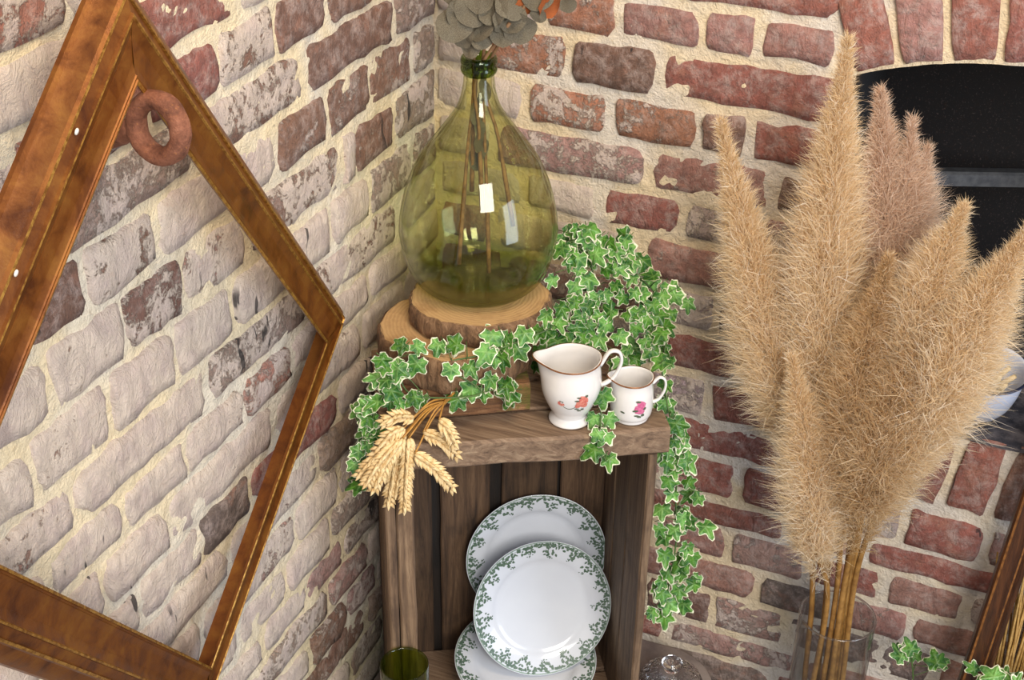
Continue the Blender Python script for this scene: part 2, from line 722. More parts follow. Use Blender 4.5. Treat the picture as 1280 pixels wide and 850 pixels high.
wall_right = empty('wall_right', (0, 0, 0))
tag(wall_right, 'red brick wall with pale lime mortar and an arched niche', kind='structure')
wall_left = empty('wall_left', (0, 0, 0))
tag(wall_left, 'old whitewashed brick wall with flaking limewash and thick mortar', kind='structure')
ZTOP = 1.86
mb = MB()
c0 = lambda x: 0.0
ct = lambda x: ZTOP
patch(mb, .0016, -.02, NX0, c0, ct, .008, .0023, frR)
patch(mb, .0016, NX1, X_END, c0, ct, .012, .0023, frR)
patch(mb, .0016, NX0, NX1, c0, lambda x: SILL_Z, .008, .0023, frR)
patch(mb, .0016, NX0, NX1, lambda x: arch_z(x), ct, .010, .0023, frR)
mb.build('mortar', M['mortar_right'], wall_right, origin=(0, 0, 0))
mb = MB()
patch(mb, .0016, Y_END, .01, c0, ct, .0075, .0030, frL)
mb.build('mortar', M['mortar_left'], wall_left, origin=(0, 0, 0))

rs = random.Random(5)
sd = 0
for ri, (zt, js, tones) in enumerate(RIGHT):
    zb = RIGHT[ri + 1][0] if ri + 1 < len(RIGHT) else None
    if zb is None:
        continue
    spans = [(.004, X_END)]
    if zb < 1.30 and zt > SILL_Z + .02:
        spans = [(.004, NX0 - .004 if zt < 1.2 else .599), (NX1 + .004 if zt < 1.2 else 1.10, X_END)]
    elif zt > .54 and zt < .72:
        spans = [(.004, .612), (1.085, X_END)]
    for (lo, hi) in spans:
        jj = fill_joints([j for j in js if lo < j < hi], lo, hi, rs)
        for a, b in zip(jj[:-1], jj[1:]):
            tn = None
            for (p, c) in tones:
                if a <= p < b:
                    tn = c
            if tn is None:
                tn = rs.choice('RRPPpLW' if zt > .6 else 'RPPppG')
            sd += 1
            g = rs.uniform(.0045, .0075)
            zlo = zb
            if zb < 1.36 < zt + .04 and a > NX0 - .05 and b < NX1 + .1 and zt > 1.35:
                zlo = 1.352
            brick(wall_right, frR, a + g, b - g, zlo + g, zt - g * .8, tn, .0048, sd, .0058)
# top courses above the frame
for zt, zb in ((1.472, 1.40), (1.545, 1.472), (1.618, 1.545), (1.69, 1.618), (1.763, 1.69), (1.836, 1.763)):
    jj = fill_joints([.2 if int(zt * 1000) % 2 else .14], .004, X_END, rs)
    for a, b in zip(jj[:-1], jj[1:]):
        sd += 1
        brick(wall_right, frR, a + .006, b - .006, zb + .006, zt - .006, rs.choice('RPOpW'), .0035, sd)
# arch of bricks on edge
th0 = math.asin((.678 - ARC_C[0]) / ARC_R)
step = .0622 / ARC_R
k0 = -1
k = k0
while True:
    ta, tb = th0 + (k) * step, th0 + (k + 1) * step
    if tb > math.asin((NX1 + .03 - ARC_C[0]) / ARC_R):
        break
    def frA(u, d, z, ta=ta):
        # u = arc length, z = radial height over the intrados
        t = u / ARC_R
        r = ARC_R + z
        return (ARC_C[0] + r * math.sin(t), -d, ARC_C[1] + r * math.cos(t))
    sd += 1
    brick(wall_right, frA, ta * ARC_R + .0045, tb * ARC_R - .0045, .001, .108, 'R' if k % 3 else 'P', .003, sd, .008, shape=frA)
    k += 1
# rowlock sill of bricks on edge
xj = [.628, .70, .775, .846, .916, .985, 1.075]
for a, b in zip(xj[:-1], xj[1:]):
    sd += 1
    ln = -.010
    def frS(u, d, z, ln=ln):
        return (u + (z - .6) * .10, -d, z)
    brick(wall_right, frS, a + .006, b - .006, .541, SILL_Z, 'B' if a > .9 else 'R', .004, sd, .012, shape=frS)

for ri, (zt, js, tones) in enumerate(LEFT):
    if ri + 1 >= len(LEFT):
        continue
    zb = LEFT[ri + 1][0]
    jj = fill_joints(js, Y_END, -.004, rs)
    for a, b in zip(jj[:-1], jj[1:]):
        tn = None
        for (p, c) in tones:
            if a <= p < b:
                tn = c
        if tn is None:
            tn = rs.choice('wwwwwkkk' if -1.1 < (a + b) / 2 and zt < 1.25 else 'wwkmr')
        sd += 1
        g = rs.uniform(.0025, .0060)
        brick(wall_left, frL, a + g, b - g, zb + g, zt - g, tn, .0056, sd, .0066)

# niche behind the arch
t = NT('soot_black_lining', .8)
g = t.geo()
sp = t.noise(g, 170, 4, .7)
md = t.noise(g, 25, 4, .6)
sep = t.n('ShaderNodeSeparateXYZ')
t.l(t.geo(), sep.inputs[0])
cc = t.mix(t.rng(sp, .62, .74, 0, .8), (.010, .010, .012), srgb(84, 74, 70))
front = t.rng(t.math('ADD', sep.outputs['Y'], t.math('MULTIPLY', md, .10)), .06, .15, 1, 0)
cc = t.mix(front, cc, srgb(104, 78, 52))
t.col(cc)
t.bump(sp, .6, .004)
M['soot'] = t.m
ND = .34
v = []
f = []
n = 24
for i in range(n + 1):
    x = NX0 + (NX1 - NX0) * i / n
    v += [(x, .0, arch_z(x)), (x, .08, arch_z(x)), (x, ND, arch_z(x))]
for i in range(n):
    a = i * 3
    f += [(a, a + 1, a + 4, a + 3), (a + 1, a + 2, a + 5, a + 4)]
mesh('niche_soffit', v, f, M['soot'], wall_right, origin=(0, 0, 0))
mb = MB()
for x in (NX0, NX1):
    zt = arch_z(x)
    mb.add([(x, 0, SILL_Z), (x, .1, SILL_Z), (x, ND, SILL_Z), (x, 0, zt), (x, .1, zt), (x, ND, zt)], [(0, 1, 4, 3), (1, 2, 5, 4)])
mb.build('niche_jambs', M['soot'], wall_right, origin=(0, 0, 0), smooth=False)
v = []
f = []
for i in range(n + 1):
    x = NX0 + (NX1 - NX0) * i / n
    v += [(x, ND, SILL_Z), (x, ND, arch_z(x))]
for i in range(n):
    a = i * 2
    f.append((a, a + 2, a + 3, a + 1))
t = NT('cast_iron_speckled', .45)
sp = t.noise(t.geo(), 330, 3, .75)
t.col(t.mix(t.rng(sp, .58, .70, 0, .9), (.006, .006, .008), srgb(78, 66, 66)))
t.bump(sp, .12, .001)
M['castiron'] = t.m
mesh('niche_back', v, f, M['castiron'], wall_right, origin=(0, 0, 0), smooth=False)
t = NT('sooty_ledge', .9)
md = t.noise(t.geo(), 40, 5, .65)
t.col(t.mix(t.rng(md, .35, .65), srgb(96, 92, 98), srgb(46, 46, 56)))
t.bump(md, .7, .005)
M['ledge'] = t.m
mb = MB()
nu, nv = 24, 16
v = [(NX0 + (NX1 - NX0) * i / nu, -.008 + (ND + .008) * j / nv, SILL_Z + ns((i * .1, j * .1, 0), 3) * .003) for j in range(nv + 1) for i in range(nu + 1)]
f = [(j * (nu + 1) + i, j * (nu + 1) + i + 1, (j + 1) * (nu + 1) + i + 1, (j + 1) * (nu + 1) + i) for j in range(nv) for i in range(nu)]
mb.add(v, f)
mb.build('niche_ledge', M['ledge'], wall_right, origin=(0, 0, 0))

# floor
t = NT('stone_floor', .8)
md = t.noise(t.geo(), 12, 6, .6)
t.col(t.mix(t.rng(md, .35, .65), srgb(120, 110, 100), srgb(88, 80, 74)))
t.bump(md, .4, .006)
M['floor'] = t.m
fl = mesh('floor', [(0, 0, 0), (3.6, 0, 0), (3.6, -4, 0), (0, -4, 0)], [(0, 3, 2, 1)], M['floor'], smooth=False, origin=(0, 0, 0))
tag(fl, 'grey stone floor below the brick walls', kind='structure')

# steel bar in the niche
M['steel'] = mat_simple('dark_steel', srgb(92, 94, 98), .45, .5, (80, .1, .001), srgb(70, 72, 78))
mb = MB()
yb, zb_ = .20, .9925
prof = [(-.012, -.010), (.0, -.012), (.012, -.010), (.012, .008), (.008, .0115), (-.008, .0115), (-.012, .008)]
v = []
f = []
for (x, y) in ((NX0 - .004, .108), (NX1 + .004, .300)):
    for (a, b) in prof:
        v.append((x, y + a, 1.0015 + b))
m = len(prof)
f = [(k, (k + 1) % m, (k + 1) % m + m, k + m) for k in range(m)] + [tuple(range(m))[::-1], tuple(range(m, 2 * m))]
bar = mesh('steel_bar', v, f, M['steel'], smooth=False)
tag(bar, 'grey steel bar spanning the dark arched niche', 'bar')

# ------------------------------------------------------------------ stone slab in the corner
t = NT('grey_limestone', .85)
md = t.noise(t.geo(), 14, 6, .62)
fi = t.noise(t.geo(), 120, 4, .6)
t.col(t.mix(t.rng(md, .35, .65), srgb(150, 138, 132), srgb(116, 104, 102)))
t.bump(t.math('ADD', md, t.math('MULTIPLY', fi, .3)), .5, .004)
M['stone'] = t.m
outl = spline([(.004, -.004), (.20, -.006), (.40, -.008), (.485, -.012), (.541, -.06), (.60, -.2), (.58, -.42), (.47, -.62), (.3, -.72), (.1, -.74), (.012, -.72), (.010, -.4)], 60)
v = []
for (dz, k) in ((0.0, 1), (.105, 1), (.117, .994), (.12, .98)):
    for p in outl:
        cx, cy = .25, -.33
        v.append((cx + (p[0] - cx) * k, cy + (p[1] - cy) * k, dz))
m = len(outl)
f = []
for j in range(3):
    for i in range(m):
        a, b = j * m + i, j * m + (i + 1) % m
        f.append((a, b, b + m, a + m))
f += [tuple(range(3 * m, 4 * m)), tuple(range(m))[::-1]]
slab = mesh('stone_slab', v, f, M['stone'], sharp=40, origin=(.25, -.33, 0))
tag(slab, 'grey rounded stone slab in the corner under the wooden crate', 'slab')

# ------------------------------------------------------------------ wooden crate standing on end
CW_, CD = .379, .272
ZB, ZT = .12, .752
crate = empty('wooden_crate', cw(CW_ / 2, CD / 2, ZB), 'weathered wooden crate stood on end holding patterned plates', 'crate')


def board(name, *a, mat='wood_crate', axis=2, seed=1, wob=.0014, bev=.0025):
    v, f = cbox(*a, axis=axis, seed=seed, wob=wob, bev=bev)
    return mesh(name, v, f, M[mat], crate, sharp=35)


board('top_board', -.004, .394, 0, .070, .711, ZT, mat='wood_crate_top', axis=0, seed=1, wob=.003, bev=.004)
board('top_board', .0, .384, .078, .150, .730, ZT - .002, mat='wood_crate_top', axis=0, seed=2)
board('top_board', .0, .384, .158, .262, .730, ZT - .001, mat='wood_crate_top', axis=0, seed=3)
board('bottom_board', .0, .379, 0, .085, ZB, .142, mat='wood_crate_top', axis=0, seed=4)
board('bottom_board', .0, .379, .093, .175, ZB, .142, mat='wood_crate_top', axis=0, seed=5)
board('bottom_board', .0, .379, .183, .262, ZB, .142, mat='wood_crate_top', axis=0, seed=6)
# left side: slats and a corner batten
board('side_slat', .0, .014, .002, .085, .143, .7105, seed=7)
board('side_slat', .0, .012, .094, .175, .143, .7285, seed=8)
board('side_slat', .0, .012, .184, .262, .143, .7285, seed=9)
board('corner_batten', .0155, .040, .003, .030, .143, .7105, seed=10, wob=.002)
# right side
board('side_slat', .366, .379, .001, .095, .143, .7105, seed=11)
board('side_slat', .367, .379, .099, .180, .143, .7285, seed=12)
board('side_slat', .367, .379, .184, .262, .143, .7285, seed=13)
# back slats with dark gaps
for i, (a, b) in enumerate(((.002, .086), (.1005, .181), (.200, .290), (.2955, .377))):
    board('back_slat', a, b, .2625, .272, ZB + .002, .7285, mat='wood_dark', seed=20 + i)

board('gap_shade_panel', .001, .378, .2728, .2762, ZB + .003, .7280, mat='gap_shade', seed=40, wob=.0004, bev=.0008)  # added sheet behind the slats, coloured dark so the gaps look shaded

# ------------------------------------------------------------------ log slices and timber block
t = NT('log_end_grain', .7)
v3 = t.coord('Object')
sx = t.n('ShaderNodeSeparateXYZ')
t.l(v3, sx.inputs[0])
ww = t.n('ShaderNodeTexWave', wave_type='RINGS', rings_direction='Z')
ww.inputs['Scale'].default_value = 60
ww.inputs['Distortion'].default_value = 3.0
ww.inputs['Detail'].default_value = 3
ww.inputs['Detail Scale'].default_value = 1.5
t.l(v3, ww.inputs['Vector'])
nz = t.noise(v3, 22, 5, .65)
c = t.mix(t.math('MULTIPLY', ww.outputs['Fac'], .35), srgb(192, 156, 110), srgb(156, 118, 76))
c = t.mix(t.rng(nz, .5, .75, 0, .6), c, srgb(138, 100, 64))
t.col(c)
t.bump(ww.outputs['Fac'], .25, .001)
M['endgrain'] = t.m
t = NT('rough_bark', .95)
v3 = t.coord('Object', (1, 1, .45))
n1 = t.noise(v3, 70, 6, .7, .5)
n2 = t.noise(v3, 26, 4, .6)
c = t.ramp(n1, (.3, srgb(66, 48, 34)), (.52, srgb(128, 96, 68)), (.75, srgb(176, 142, 108)))
c = t.mix(t.rng(n2, .55, .75, 0, .5), c, srgb(128, 112, 84))
t.col(c)
t.bump(n1, 1.0, .008)
M['bark'] = t.m


def log_slice(cx, cy, z0, z1, ra, rb, rot, seed, label):
    root = empty('log_slice', (cx, cy, z0), label, 'log slice', 'stacked log slices under the bottle')
    seg = 72
    def outline(a, k, amp):
        r = k * (1 + amp * ns((math.cos(a), math.sin(a), seed), 1.6) + .5 * amp * ns((math.cos(a), math.sin(a), seed), 6))
        x, y = ra * r * math.cos(a), rb * r * math.sin(a)
        return (cx + x * math.cos(rot) - y * math.sin(rot), cy + x * math.sin(rot) + y * math.cos(rot))
    v = []
    f = []
    lv = [(z0, .955), (z0 + .004, .99), (z0 + (z1 - z0) * .35, 1.005), (z0 + (z1 - z0) * .7, 1.0), (z1 - .002, .985), (z1 + .0005, .955)]
    for (z, k) in lv:
        for i in range(seg):
            a = 2 * PI * i / seg
            x, y = outline(a, k + .022 * ns((math.cos(a) * 3, math.sin(a) * 3, z * 30), 2.2, seed), .10)
            v.append((x, y, z))
    for j in range(len(lv) - 1):
        for i in range(seg):
            a, b = j * seg + i, j * seg + (i + 1) % seg
            f.append((a, b, b + seg, a + seg))
    mesh('bark', v, f, M['bark'], root)
    mb = MB()
    for (z, s) in ((z1, 1), (z0 + .0015, -1)):
        vv = [(cx, cy, z)]
        for k in (.5, .962):
            for i in range(seg):
                x, y = outline(2 * PI * i / seg, k, .10)
                vv.append((x, y, z))
        ff = []
        for i in range(seg):
            a, b = 1 + i, 1 + (i + 1) % seg
            ff += [(0, a, b), (a, a + seg, b + seg, b)]
        mb.add(vv, ff if s > 0 else [q[::-1] for q in ff])
    mesh('cut_face', mb.v, mb.f, M['endgrain'], root, origin=(cx + .01, cy + .008, z0))
    return root


log_slice(.190, -.262, .856, .890, .102, .090, .5, 3.0, 'round bark-edged log slice directly under the green glass bottle')
log_slice(.172, -.292, .803, .8555, .109, .104, .5, 8.0, 'wider bark-edged log slice, lower one of the two')
t = NT('mossy_timber', .9)
v3 = t.coord('Object', (2.2, 22, 22))
vr = t.n('ShaderNodeVectorRotate', rotation_type='Z_AXIS')
vr.inputs['Angle'].default_value = -CA
tc = t.n('ShaderNodeTexCoord')
t.l(tc.outputs['Object'], vr.inputs['Vector'])
mp = t.n('ShaderNodeMapping')
mp.inputs['Scale'].default_value = (2.2, 22, 22)
t.l(vr.outputs[0], mp.inputs['Vector'])
gr = t.noise(mp.outputs[0], 4, 5, .65, .6)
c = t.ramp(gr, (.3, srgb(62, 42, 28)), (.52, srgb(122, 84, 54)), (.75, srgb(160, 122, 84)))
mo = t.noise(tc.outputs['Object'], 24, 5, .7)
sx = t.n('ShaderNodeSeparateXYZ')
t.l(vr.outputs[0], sx.inputs[0])
c = t.mix(t.rng(t.math('ADD', mo, t.math('MULTIPLY', sx.outputs['X'], 1.4)), .58, .72, 0, .85), c, srgb(92, 88, 36))
t.col(c)
t.bump(t.math('ADD', gr, t.math('MULTIPLY', mo, .8)), .9, .006)
M['moss'] = t.m
v, f = cbox(.012, .208, .060, .205, .754, .801, bev=.006, wob=.005, seed=33, axis=0)
blk = mesh('timber_block', v, f, M['moss'], sharp=40)
tag(blk, 'rough mossy timber block lying on the crate under the log slices', 'timber')

# ------------------------------------------------------------------ green glass demijohn
M['green_glass'] = mat_thin_glass('green_bottle_glass', srgb(249, 250, 231), .01, 1.1, foot=srgb(190, 202, 122))
M['bottle_lip'] = mat_thin_glass('green_bottle_lip', srgb(228, 236, 196), .02, 1.2, foot=srgb(170, 190, 120))
BX, BY, BZ = .177, -.232, .8905
bottle = empty('glass_bottle', (BX, BY, BZ), 'big round green glass bottle standing on the upper log slice', 'bottle')
outp = [(.0, .008), (.040, .004), (.062, 0), (.076, .004), (.092, .020), (.1035, .048), (.1095, .080), (.1095, .097), (.106, .122), (.0985, .152), (.084, .187), (.066, .214), (.046, .241), (.030, .265), (.0225, .288), (.0203, .306), (.0203, .3125), (.0232, .3165), (.0236, .321), (.0218, .3245), (.0236, .328), (.0232, .3325), (.020, .335)]
inn = [(.0172, .3335), (.0168, .310), (.0170, .295), (.0190, .287), (.0268, .264), (.0425, .2395), (.0625, .212), (.0805, .1855), (.095, .151), (.1025, .121), (.106, .097), (.106, .080), (.100, .049), (.0885, .0225), (.073, .0095), (.05, .010), (.0, .016)]


def smooth_prof(p, n):
    return [tuple(q) for q in spline([(a, b) for a, b in p], n)]


prof = smooth_prof(outp, 70) + smooth_prof(inn, 60)
prof = [(max(r, .0003), z) for r, z in prof]
v, f = lathe(prof, (BX, BY, BZ), 72)
f.append(tuple(range(72))[::-1])
f.append(tuple(len(v) - 72 + k for k in range(72)))
bb_ = mesh('bottle_body', v, f, M['green_glass'], bottle, origin=(BX, BY, BZ))
rp = [(.0206, .3110), (.0228, .3135), (.0240, .3165), (.0242, .3200), (.0226, .3235), (.0242, .3270), (.0242, .3310), (.0226, .3350), (.0196, .3362), (.0176, .3350), (.0174, .3300), (.0204, .3240), (.0206, .3110)]
v, f = lathe(rp, (BX, BY, BZ), 56)
mesh('lip', v, f, M['bottle_lip'], bb_)

# ------------------------------------------------------------------ dried eucalyptus in the bottle
M['euc_leaf'] = mat_simple('dried_grey_green_leaf', srgb(150, 142, 122), .8, 0, (38, .9, .005), srgb(104, 92, 74))
M['orange_leaf'] = mat_simple('dried_orange_petal', srgb(166, 86, 30), .75, 0, (60, .5, .002), srgb(120, 60, 24))
M['dry_stem'] = mat_simple('dried_stem', srgb(150, 112, 76), .8, 0, (90, .6, .001), srgb(104, 74, 48))
CAMP = Vector((.893, -1.85, 1.85))


def basis(nrm, tip):
    z = Vector(nrm).normalized()
    y = Vector(tip) - z * Vector(tip).dot(z)
    y.normalize()
    x = y.cross(z)
    return Matrix((x, y, z)).transposed()


def round_leaf_mesh(name, seed, mat, ratio=1.0):
    rr = random.Random(seed)
    seg = 18
    v = [(0, .5, 0)]
    edge = [0.0]
    for k, sc in ((0, .55), (1, 1.0)):
        for i in range(seg):
            a = 2 * PI * i / seg
            r = .5 * sc * (1 + .10 * ns((math.cos(a), math.sin(a), seed), 1.5) + .05 * ns((math.cos(a), math.sin(a), seed), 5))
            x, y = r * math.cos(a) * ratio, .5 + r * math.sin(a)
            z = .10 * (x * x * 2 - .15) + .20 * ns((x * 2, y * 2, seed), 1.5) + .07 * ns((x * 2, y * 2, seed), 4.0)
            v.append((x, y, z))
    f = []
    for i in range(seg):
        a, b = 1 + i, 1 + (i + 1) % seg
        f += [(0, a, b), (a, a + seg, b + seg, b)]
    me = bpy.data.meshes.new(name)
    me.from_pydata(v, [], f)
    me.polygons.foreach_set('use_smooth', [True] * len(me.polygons))
    me.materials.append(mat)
    return me


EUC = [(171, -267, 1262), (165, -270, 1292), (180, -264, 1295), (193, -258, 1273), (201, -254, 1295), (218, -247, 1285), (218, -247, 1269), (193, -258, 1259), (225, -244, 1304), (237, -239, 1273), (258, -231, 1290), (207, -252, 1303), (292, -218, 1305), (181, -263, 1252), (161, -272, 1276), (227, -243, 1286), (155, -255, 1310), (180, -240, 1325), (205, -235, 1330), (230, -230, 1325), (255, -225, 1318), (190, -262, 1310), (170, -250, 1345), (215, -245, 1350), (245, -235, 1345), (285, -205, 1335)]
EUCO = [(240, -230, 1301), (268, -219, 1302), (250, -226, 1318)]
bq = empty('dried_eucalyptus', (BX, BY, BZ + .02), 'dried grey-green eucalyptus sprigs with orange leaves in the bottle neck', 'dried leaves')
lm = [round_leaf_mesh('leaf_round', s, M['euc_leaf'], q) for s, q in ((1, .95), (2, .8), (3, 1.1))]
lo = [round_leaf_mesh('leaf_orange', s, M['orange_leaf'], q) for s, q in ((4, .7), (5, .9))]
rl = random.Random(3)
tops = []
for i, p in enumerate(EUC + EUCO):
    me = lo[i % 2] if i >= len(EUC) else lm[i % 3]
    P = Vector(p) / 1000
    o = bpy.data.objects.new('leaf', me)
    COL.objects.link(o)
    o.parent = bq
    nrm = (CAMP - P).normalized() + Vector((rl.uniform(-.7, .7), rl.uniform(-.5, .5), rl.uniform(-.5, .5)))
    tip = Vector((P.x - BX + rl.uniform(-.03, .03), rl.uniform(-.05, .02), .01 + rl.uniform(-.05, .06)))
    s = rl.uniform(.032, .046)
    if p in ((258, -231, 1290), (292, -218, 1305)):
        s = .022
    R3 = basis(nrm, tip)
    o.matrix_local = Matrix.Translation(P - wloc(bq) - R3 @ Vector((0, s * .5, 0))) @ R3.to_4x4() @ Matrix.Scale(s, 4)
for (e0, m0, tt) in (((152, -243, 922), (.172, -.236, 1.20), (.17, -.262, 1.30)), ((191, -226, 909), (.181, -.23, 1.20), (.20, -.25, 1.31)), ((221, -213, 982), (.184, -.228, 1.20), (.245, -.232, 1.31)), ((185, -238, 1010), (.177, -.240, 1.2), (.225, -.245, 1.28)), ((165, -228, 1030), (.170, -.229, 1.2), (.165, -.255, 1.33))):
    pts = spline([Vector(e0) / 1000, (Vector(e0) / 1000).lerp(Vector(m0), .55) + Vector((0, 0, .01)), m0, tt], 16)
    v, f = tube(pts, [.0032] * 4 + [.0024] * 12, 6)
    mesh('stem', v, f, M['dry_stem'], bq)
# shrivelled leaves drawn down into the neck
for i in range(7):
    me = lm[i % 3]
    o = bpy.data.objects.new('leaf', me)
    COL.objects.link(o)
    o.parent = bq
    P = Vector((BX + rl.uniform(-.014, .012), BY + rl.uniform(-.008, .008), 1.10 + .018 * i - .01))
    R3 = basis(Vector((rl.uniform(-1, 1), -1, .3)), Vector((rl.uniform(-.3, .3), 0, -1)))
    o.matrix_local = Matrix.Translation(P - wloc(bq)) @ R3.to_4x4() @ Matrix.Diagonal((.016, .030, .02, 1))

# ------------------------------------------------------------------ porcelain
t = NT('white_porcelain', .12)
nz = t.noise(t.coord('Object'), 30, 3, .5)
t.col(t.mix(nz, srgb(232, 228, 224), srgb(224, 220, 218)))
t.b.inputs['Coat Weight'].default_value = .5
t.b.inputs['Coat Roughness'].default_value = .05
M['porcelain'] = t.m
t = NT('white_earthenware', .15)
nz = t.noise(t.coord('Object'), 30, 3, .5)
t.col(t.mix(nz, srgb(222, 226, 234), srgb(214, 218, 228)))
t.b.inputs['Coat Weight'].default_value = .4
M['earthen'] = t.m
M['rimline'] = mat_simple('brown_gilt_line', srgb(140, 92, 56), .35, .3, None, srgb(110, 70, 40))
M['print_green'] = mat_simple('green_transfer_print', srgb(74, 98, 82), .3, 0, (200, 0, .001), srgb(104, 124, 106))
M['print_pale'] = mat_simple('pale_green_line', srgb(150, 166, 156), .3, 0, (200, 0, .001), srgb(126, 148, 136))
M['print_pink'] = mat_simple('printed_rose_pink', srgb(186, 72, 120), .3, 0, (260, 0, .001), srgb(214, 130, 160))
M['print_red'] = mat_simple('printed_rose_red', srgb(196, 92, 84), .3, 0, (260, 0, .001), srgb(224, 150, 130))
M['print_leaf'] = mat_simple('printed_leaf_grey', srgb(96, 104, 84), .3, 0, (260, 0, .001), srgb(70, 80, 66))


def jug(cx, cy, z0, prof_out, thick, spout_dir, spout_amt, hand_pts, hand_r, label, foot):
    root = empty('milk_jug', (cx, cy, z0), label, 'jug', 'rose-printed milk jugs on the crate')
    H = prof_out[-1][1]
    po = smooth_prof(prof_out, 34)
    pi = [(max(r - thick, .0005), max(z, thick * 1.6)) for r, z in po[::-1]]
    seg = 64

    def shape(p, i, a, r):
        d = (a - spout_dir + PI) % (2 * PI) - PI
        h = max(0, (p[2] - z0) / H)
        s = math.exp(-(d / .42) ** 2) * max(0, (h - .62) / .38) ** 1.6
        back = math.exp(-((abs(d) - PI) / .7) ** 2) * max(0, (h - .8) / .2)
        k = 1 + spout_amt * s
        return (cx + (p[0] - cx) * k, cy + (p[1] - cy) * k, p[2] + H * (.055 * s + .04 * back))
    v, f = lathe(po + [(po[-1][0] - thick / 2, H + thick * .4)] + pi, (cx, cy, z0), seg, True, True, shape)
    body = mesh('jug_body', v, f, M['porcelain'], root)
    # gilt line round the rim
    pts = []
    for k in range(72):
        a = 2 * PI * k / 72
        r = po[-1][0]
        pts.append(shape((cx + (r + .0003) * math.cos(a), cy + (r + .0003) * math.sin(a), z0 + H), 0, a, r))
    vv, ff = [], []
    for k in range(72):
        p = pts[k]
        d = Vector((p[0] - cx, p[1] - cy, 0)).normalized()
        for (o_, h_) in ((.0006, -.0008), (.0008, .0006), (-.0004, .0012)):
            vv.append((p[0] + d.x * o_, p[1] + d.y * o_, p[2] + h_))
    for k in range(72):
        a, b = k * 3, ((k + 1) % 72) * 3
        ff += [(a, b, b + 1, a + 1), (a + 1, b + 1, b + 2, a + 2)]
    mesh('rim_line', vv, ff, M['rimline'], body)
    v, f = tube(spline(hand_pts, 26), [hand_r * (1.05 - .25 * math.sin(PI * i / 25)) for i in range(26)], 10, True, .62)
    mesh('handle', v, f, M['porcelain'], root)
    return body, po


def surf(cx, cy, z0, po, ang, h, off=.0006):
    zz = [p[1] for p in po]
    rr = [p[0] for p in po]
    r = float(np.interp(h, zz, rr)) + off
    return Vector((cx + r * math.cos(ang), cy + r * math.sin(ang), z0 + h))


def petal_blob(mb, cx, cy, z0, po, ang, h, w, hh, seed, n=9, off=.0006):
    r0 = float(np.interp(h, [p[1] for p in po], [p[0] for p in po]))
    v = [surf(cx, cy, z0, po, ang, h, off)]
    for i in range(n):
        a = 2 * PI * i / n
        k = 1 + .28 * math.sin(a * 2 + seed)
        v.append(surf(cx, cy, z0, po, ang + w * k * math.cos(a) / r0, h + hh * k * math.sin(a), off))
    mb.add([tuple(p) for p in v], [(0, 1 + i, 1 + (i + 1) % n) for i in range(n)])


VA = math.atan2(CAMP.y + .305, CAMP.x - .348)     # direction from the jugs to the viewer's side
SP = math.radians(31 + 172)
jx, jy, jz = .348, -.305, ZT + .001
hd = SP + PI
def hp(cx, cy, r, z, a):
    return (cx + r * math.cos(a), cy + r * math.sin(a), z)
root, po = jug(jx, jy, jz, [(.024, 0), (.0285, .001), (.0290, .004), (.0245, .010), (.0245, .014), (.031, .026), (.0385, .044), (.0415, .060), (.0405, .076), (.0390, .088), (.0400, .097)], .0022, SP, .34,
    [hp(jx, jy, .0385, jz + .088, hd), hp(jx, jy, .050, jz + .1085, hd), hp(jx, jy, .063, jz + .108, hd), hp(jx, jy, .0665, jz + .092, hd), hp(jx, jy, .057, jz + .068, hd), hp(jx, jy, .0405, jz + .055, hd)], .0048,
    'larger white porcelain jug with small red rose print on crate', True)
mb = MB()
for (da, dh, s) in ((.38, .052, .0052), (.46, .047, .0048), (.30, .048, .0045), (.42, .058, .0042), (.52, .054, .004), (-.28, .047, .0024), (-.38, .049, .0022)):
    petal_blob(mb, jx, jy, jz, po, VA + da, dh, s * 1.25, s * 1.25, da * 20)
mb.build('printed_rose', M['print_red'], root)
mb = MB()
for (da, dh, s) in ((.22, .055, .003), (.24, .040, .003), (.34, .036, .0032), (.54, .061, .003), (-.33, .053, .0016), (-.26, .052, .0016), (.28, .060, .0028), (.46, .038, .003)):
    petal_blob(mb, jx, jy, jz, po, VA + da, dh, s, s * .55, da * 9, 7, .0007)
for k in range(14):
    a = -.24 + .42 * k / 14
    p0 = surf(jx, jy, jz, po, VA + a, .044 - .004 * math.sin(k / 14 * PI), .0006)
    p1 = surf(jx, jy, jz, po, VA + a + .032, .044 - .004 * math.sin((k + 1) / 14 * PI), .0006)
    q = Vector((0, 0, .0005))
    mb.add([tuple(p0 - q), tuple(p1 - q), tuple(p1 + q), tuple(p0 + q)], [(0, 1, 2, 3)])
mb.build('printed_sprig', M['print_leaf'], root)
sx_, sy_, sz_ = .423, -.265, ZT + .001
root, po = jug(sx_, sy_, sz_, [(.0215, 0), (.0245, .001), (.0250, .004), (.0255, .006), (.0285, .010), (.0300, .024), (.0295, .042), (.0280, .054), (.0283, .064)], .002, SP, .26,
    [hp(sx_, sy_, .0275, sz_ + .055, hd), hp(sx_, sy_, .036, sz_ + .064, hd), hp(sx_, sy_, .044, sz_ + .060, hd), hp(sx_, sy_, .045, sz_ + .046, hd), hp(sx_, sy_, .038, sz_ + .030, hd), hp(sx_, sy_, .0285, sz_ + .024, hd)], .0036,
    'smaller white porcelain jug with a single pink rose print', True)
mb = MB()
for (da, dh, s) in ((.36, .033, .0055), (.44, .038, .0048), (.27, .030, .0045), (.40, .026, .0042), (.50, .032, .004)):
    petal_blob(mb, sx_, sy_, sz_, po, VA + da, dh, s * 1.2, s * 1.2, da * 20)
mb.build('printed_rose', M['print_pink'], root)
mb = MB()
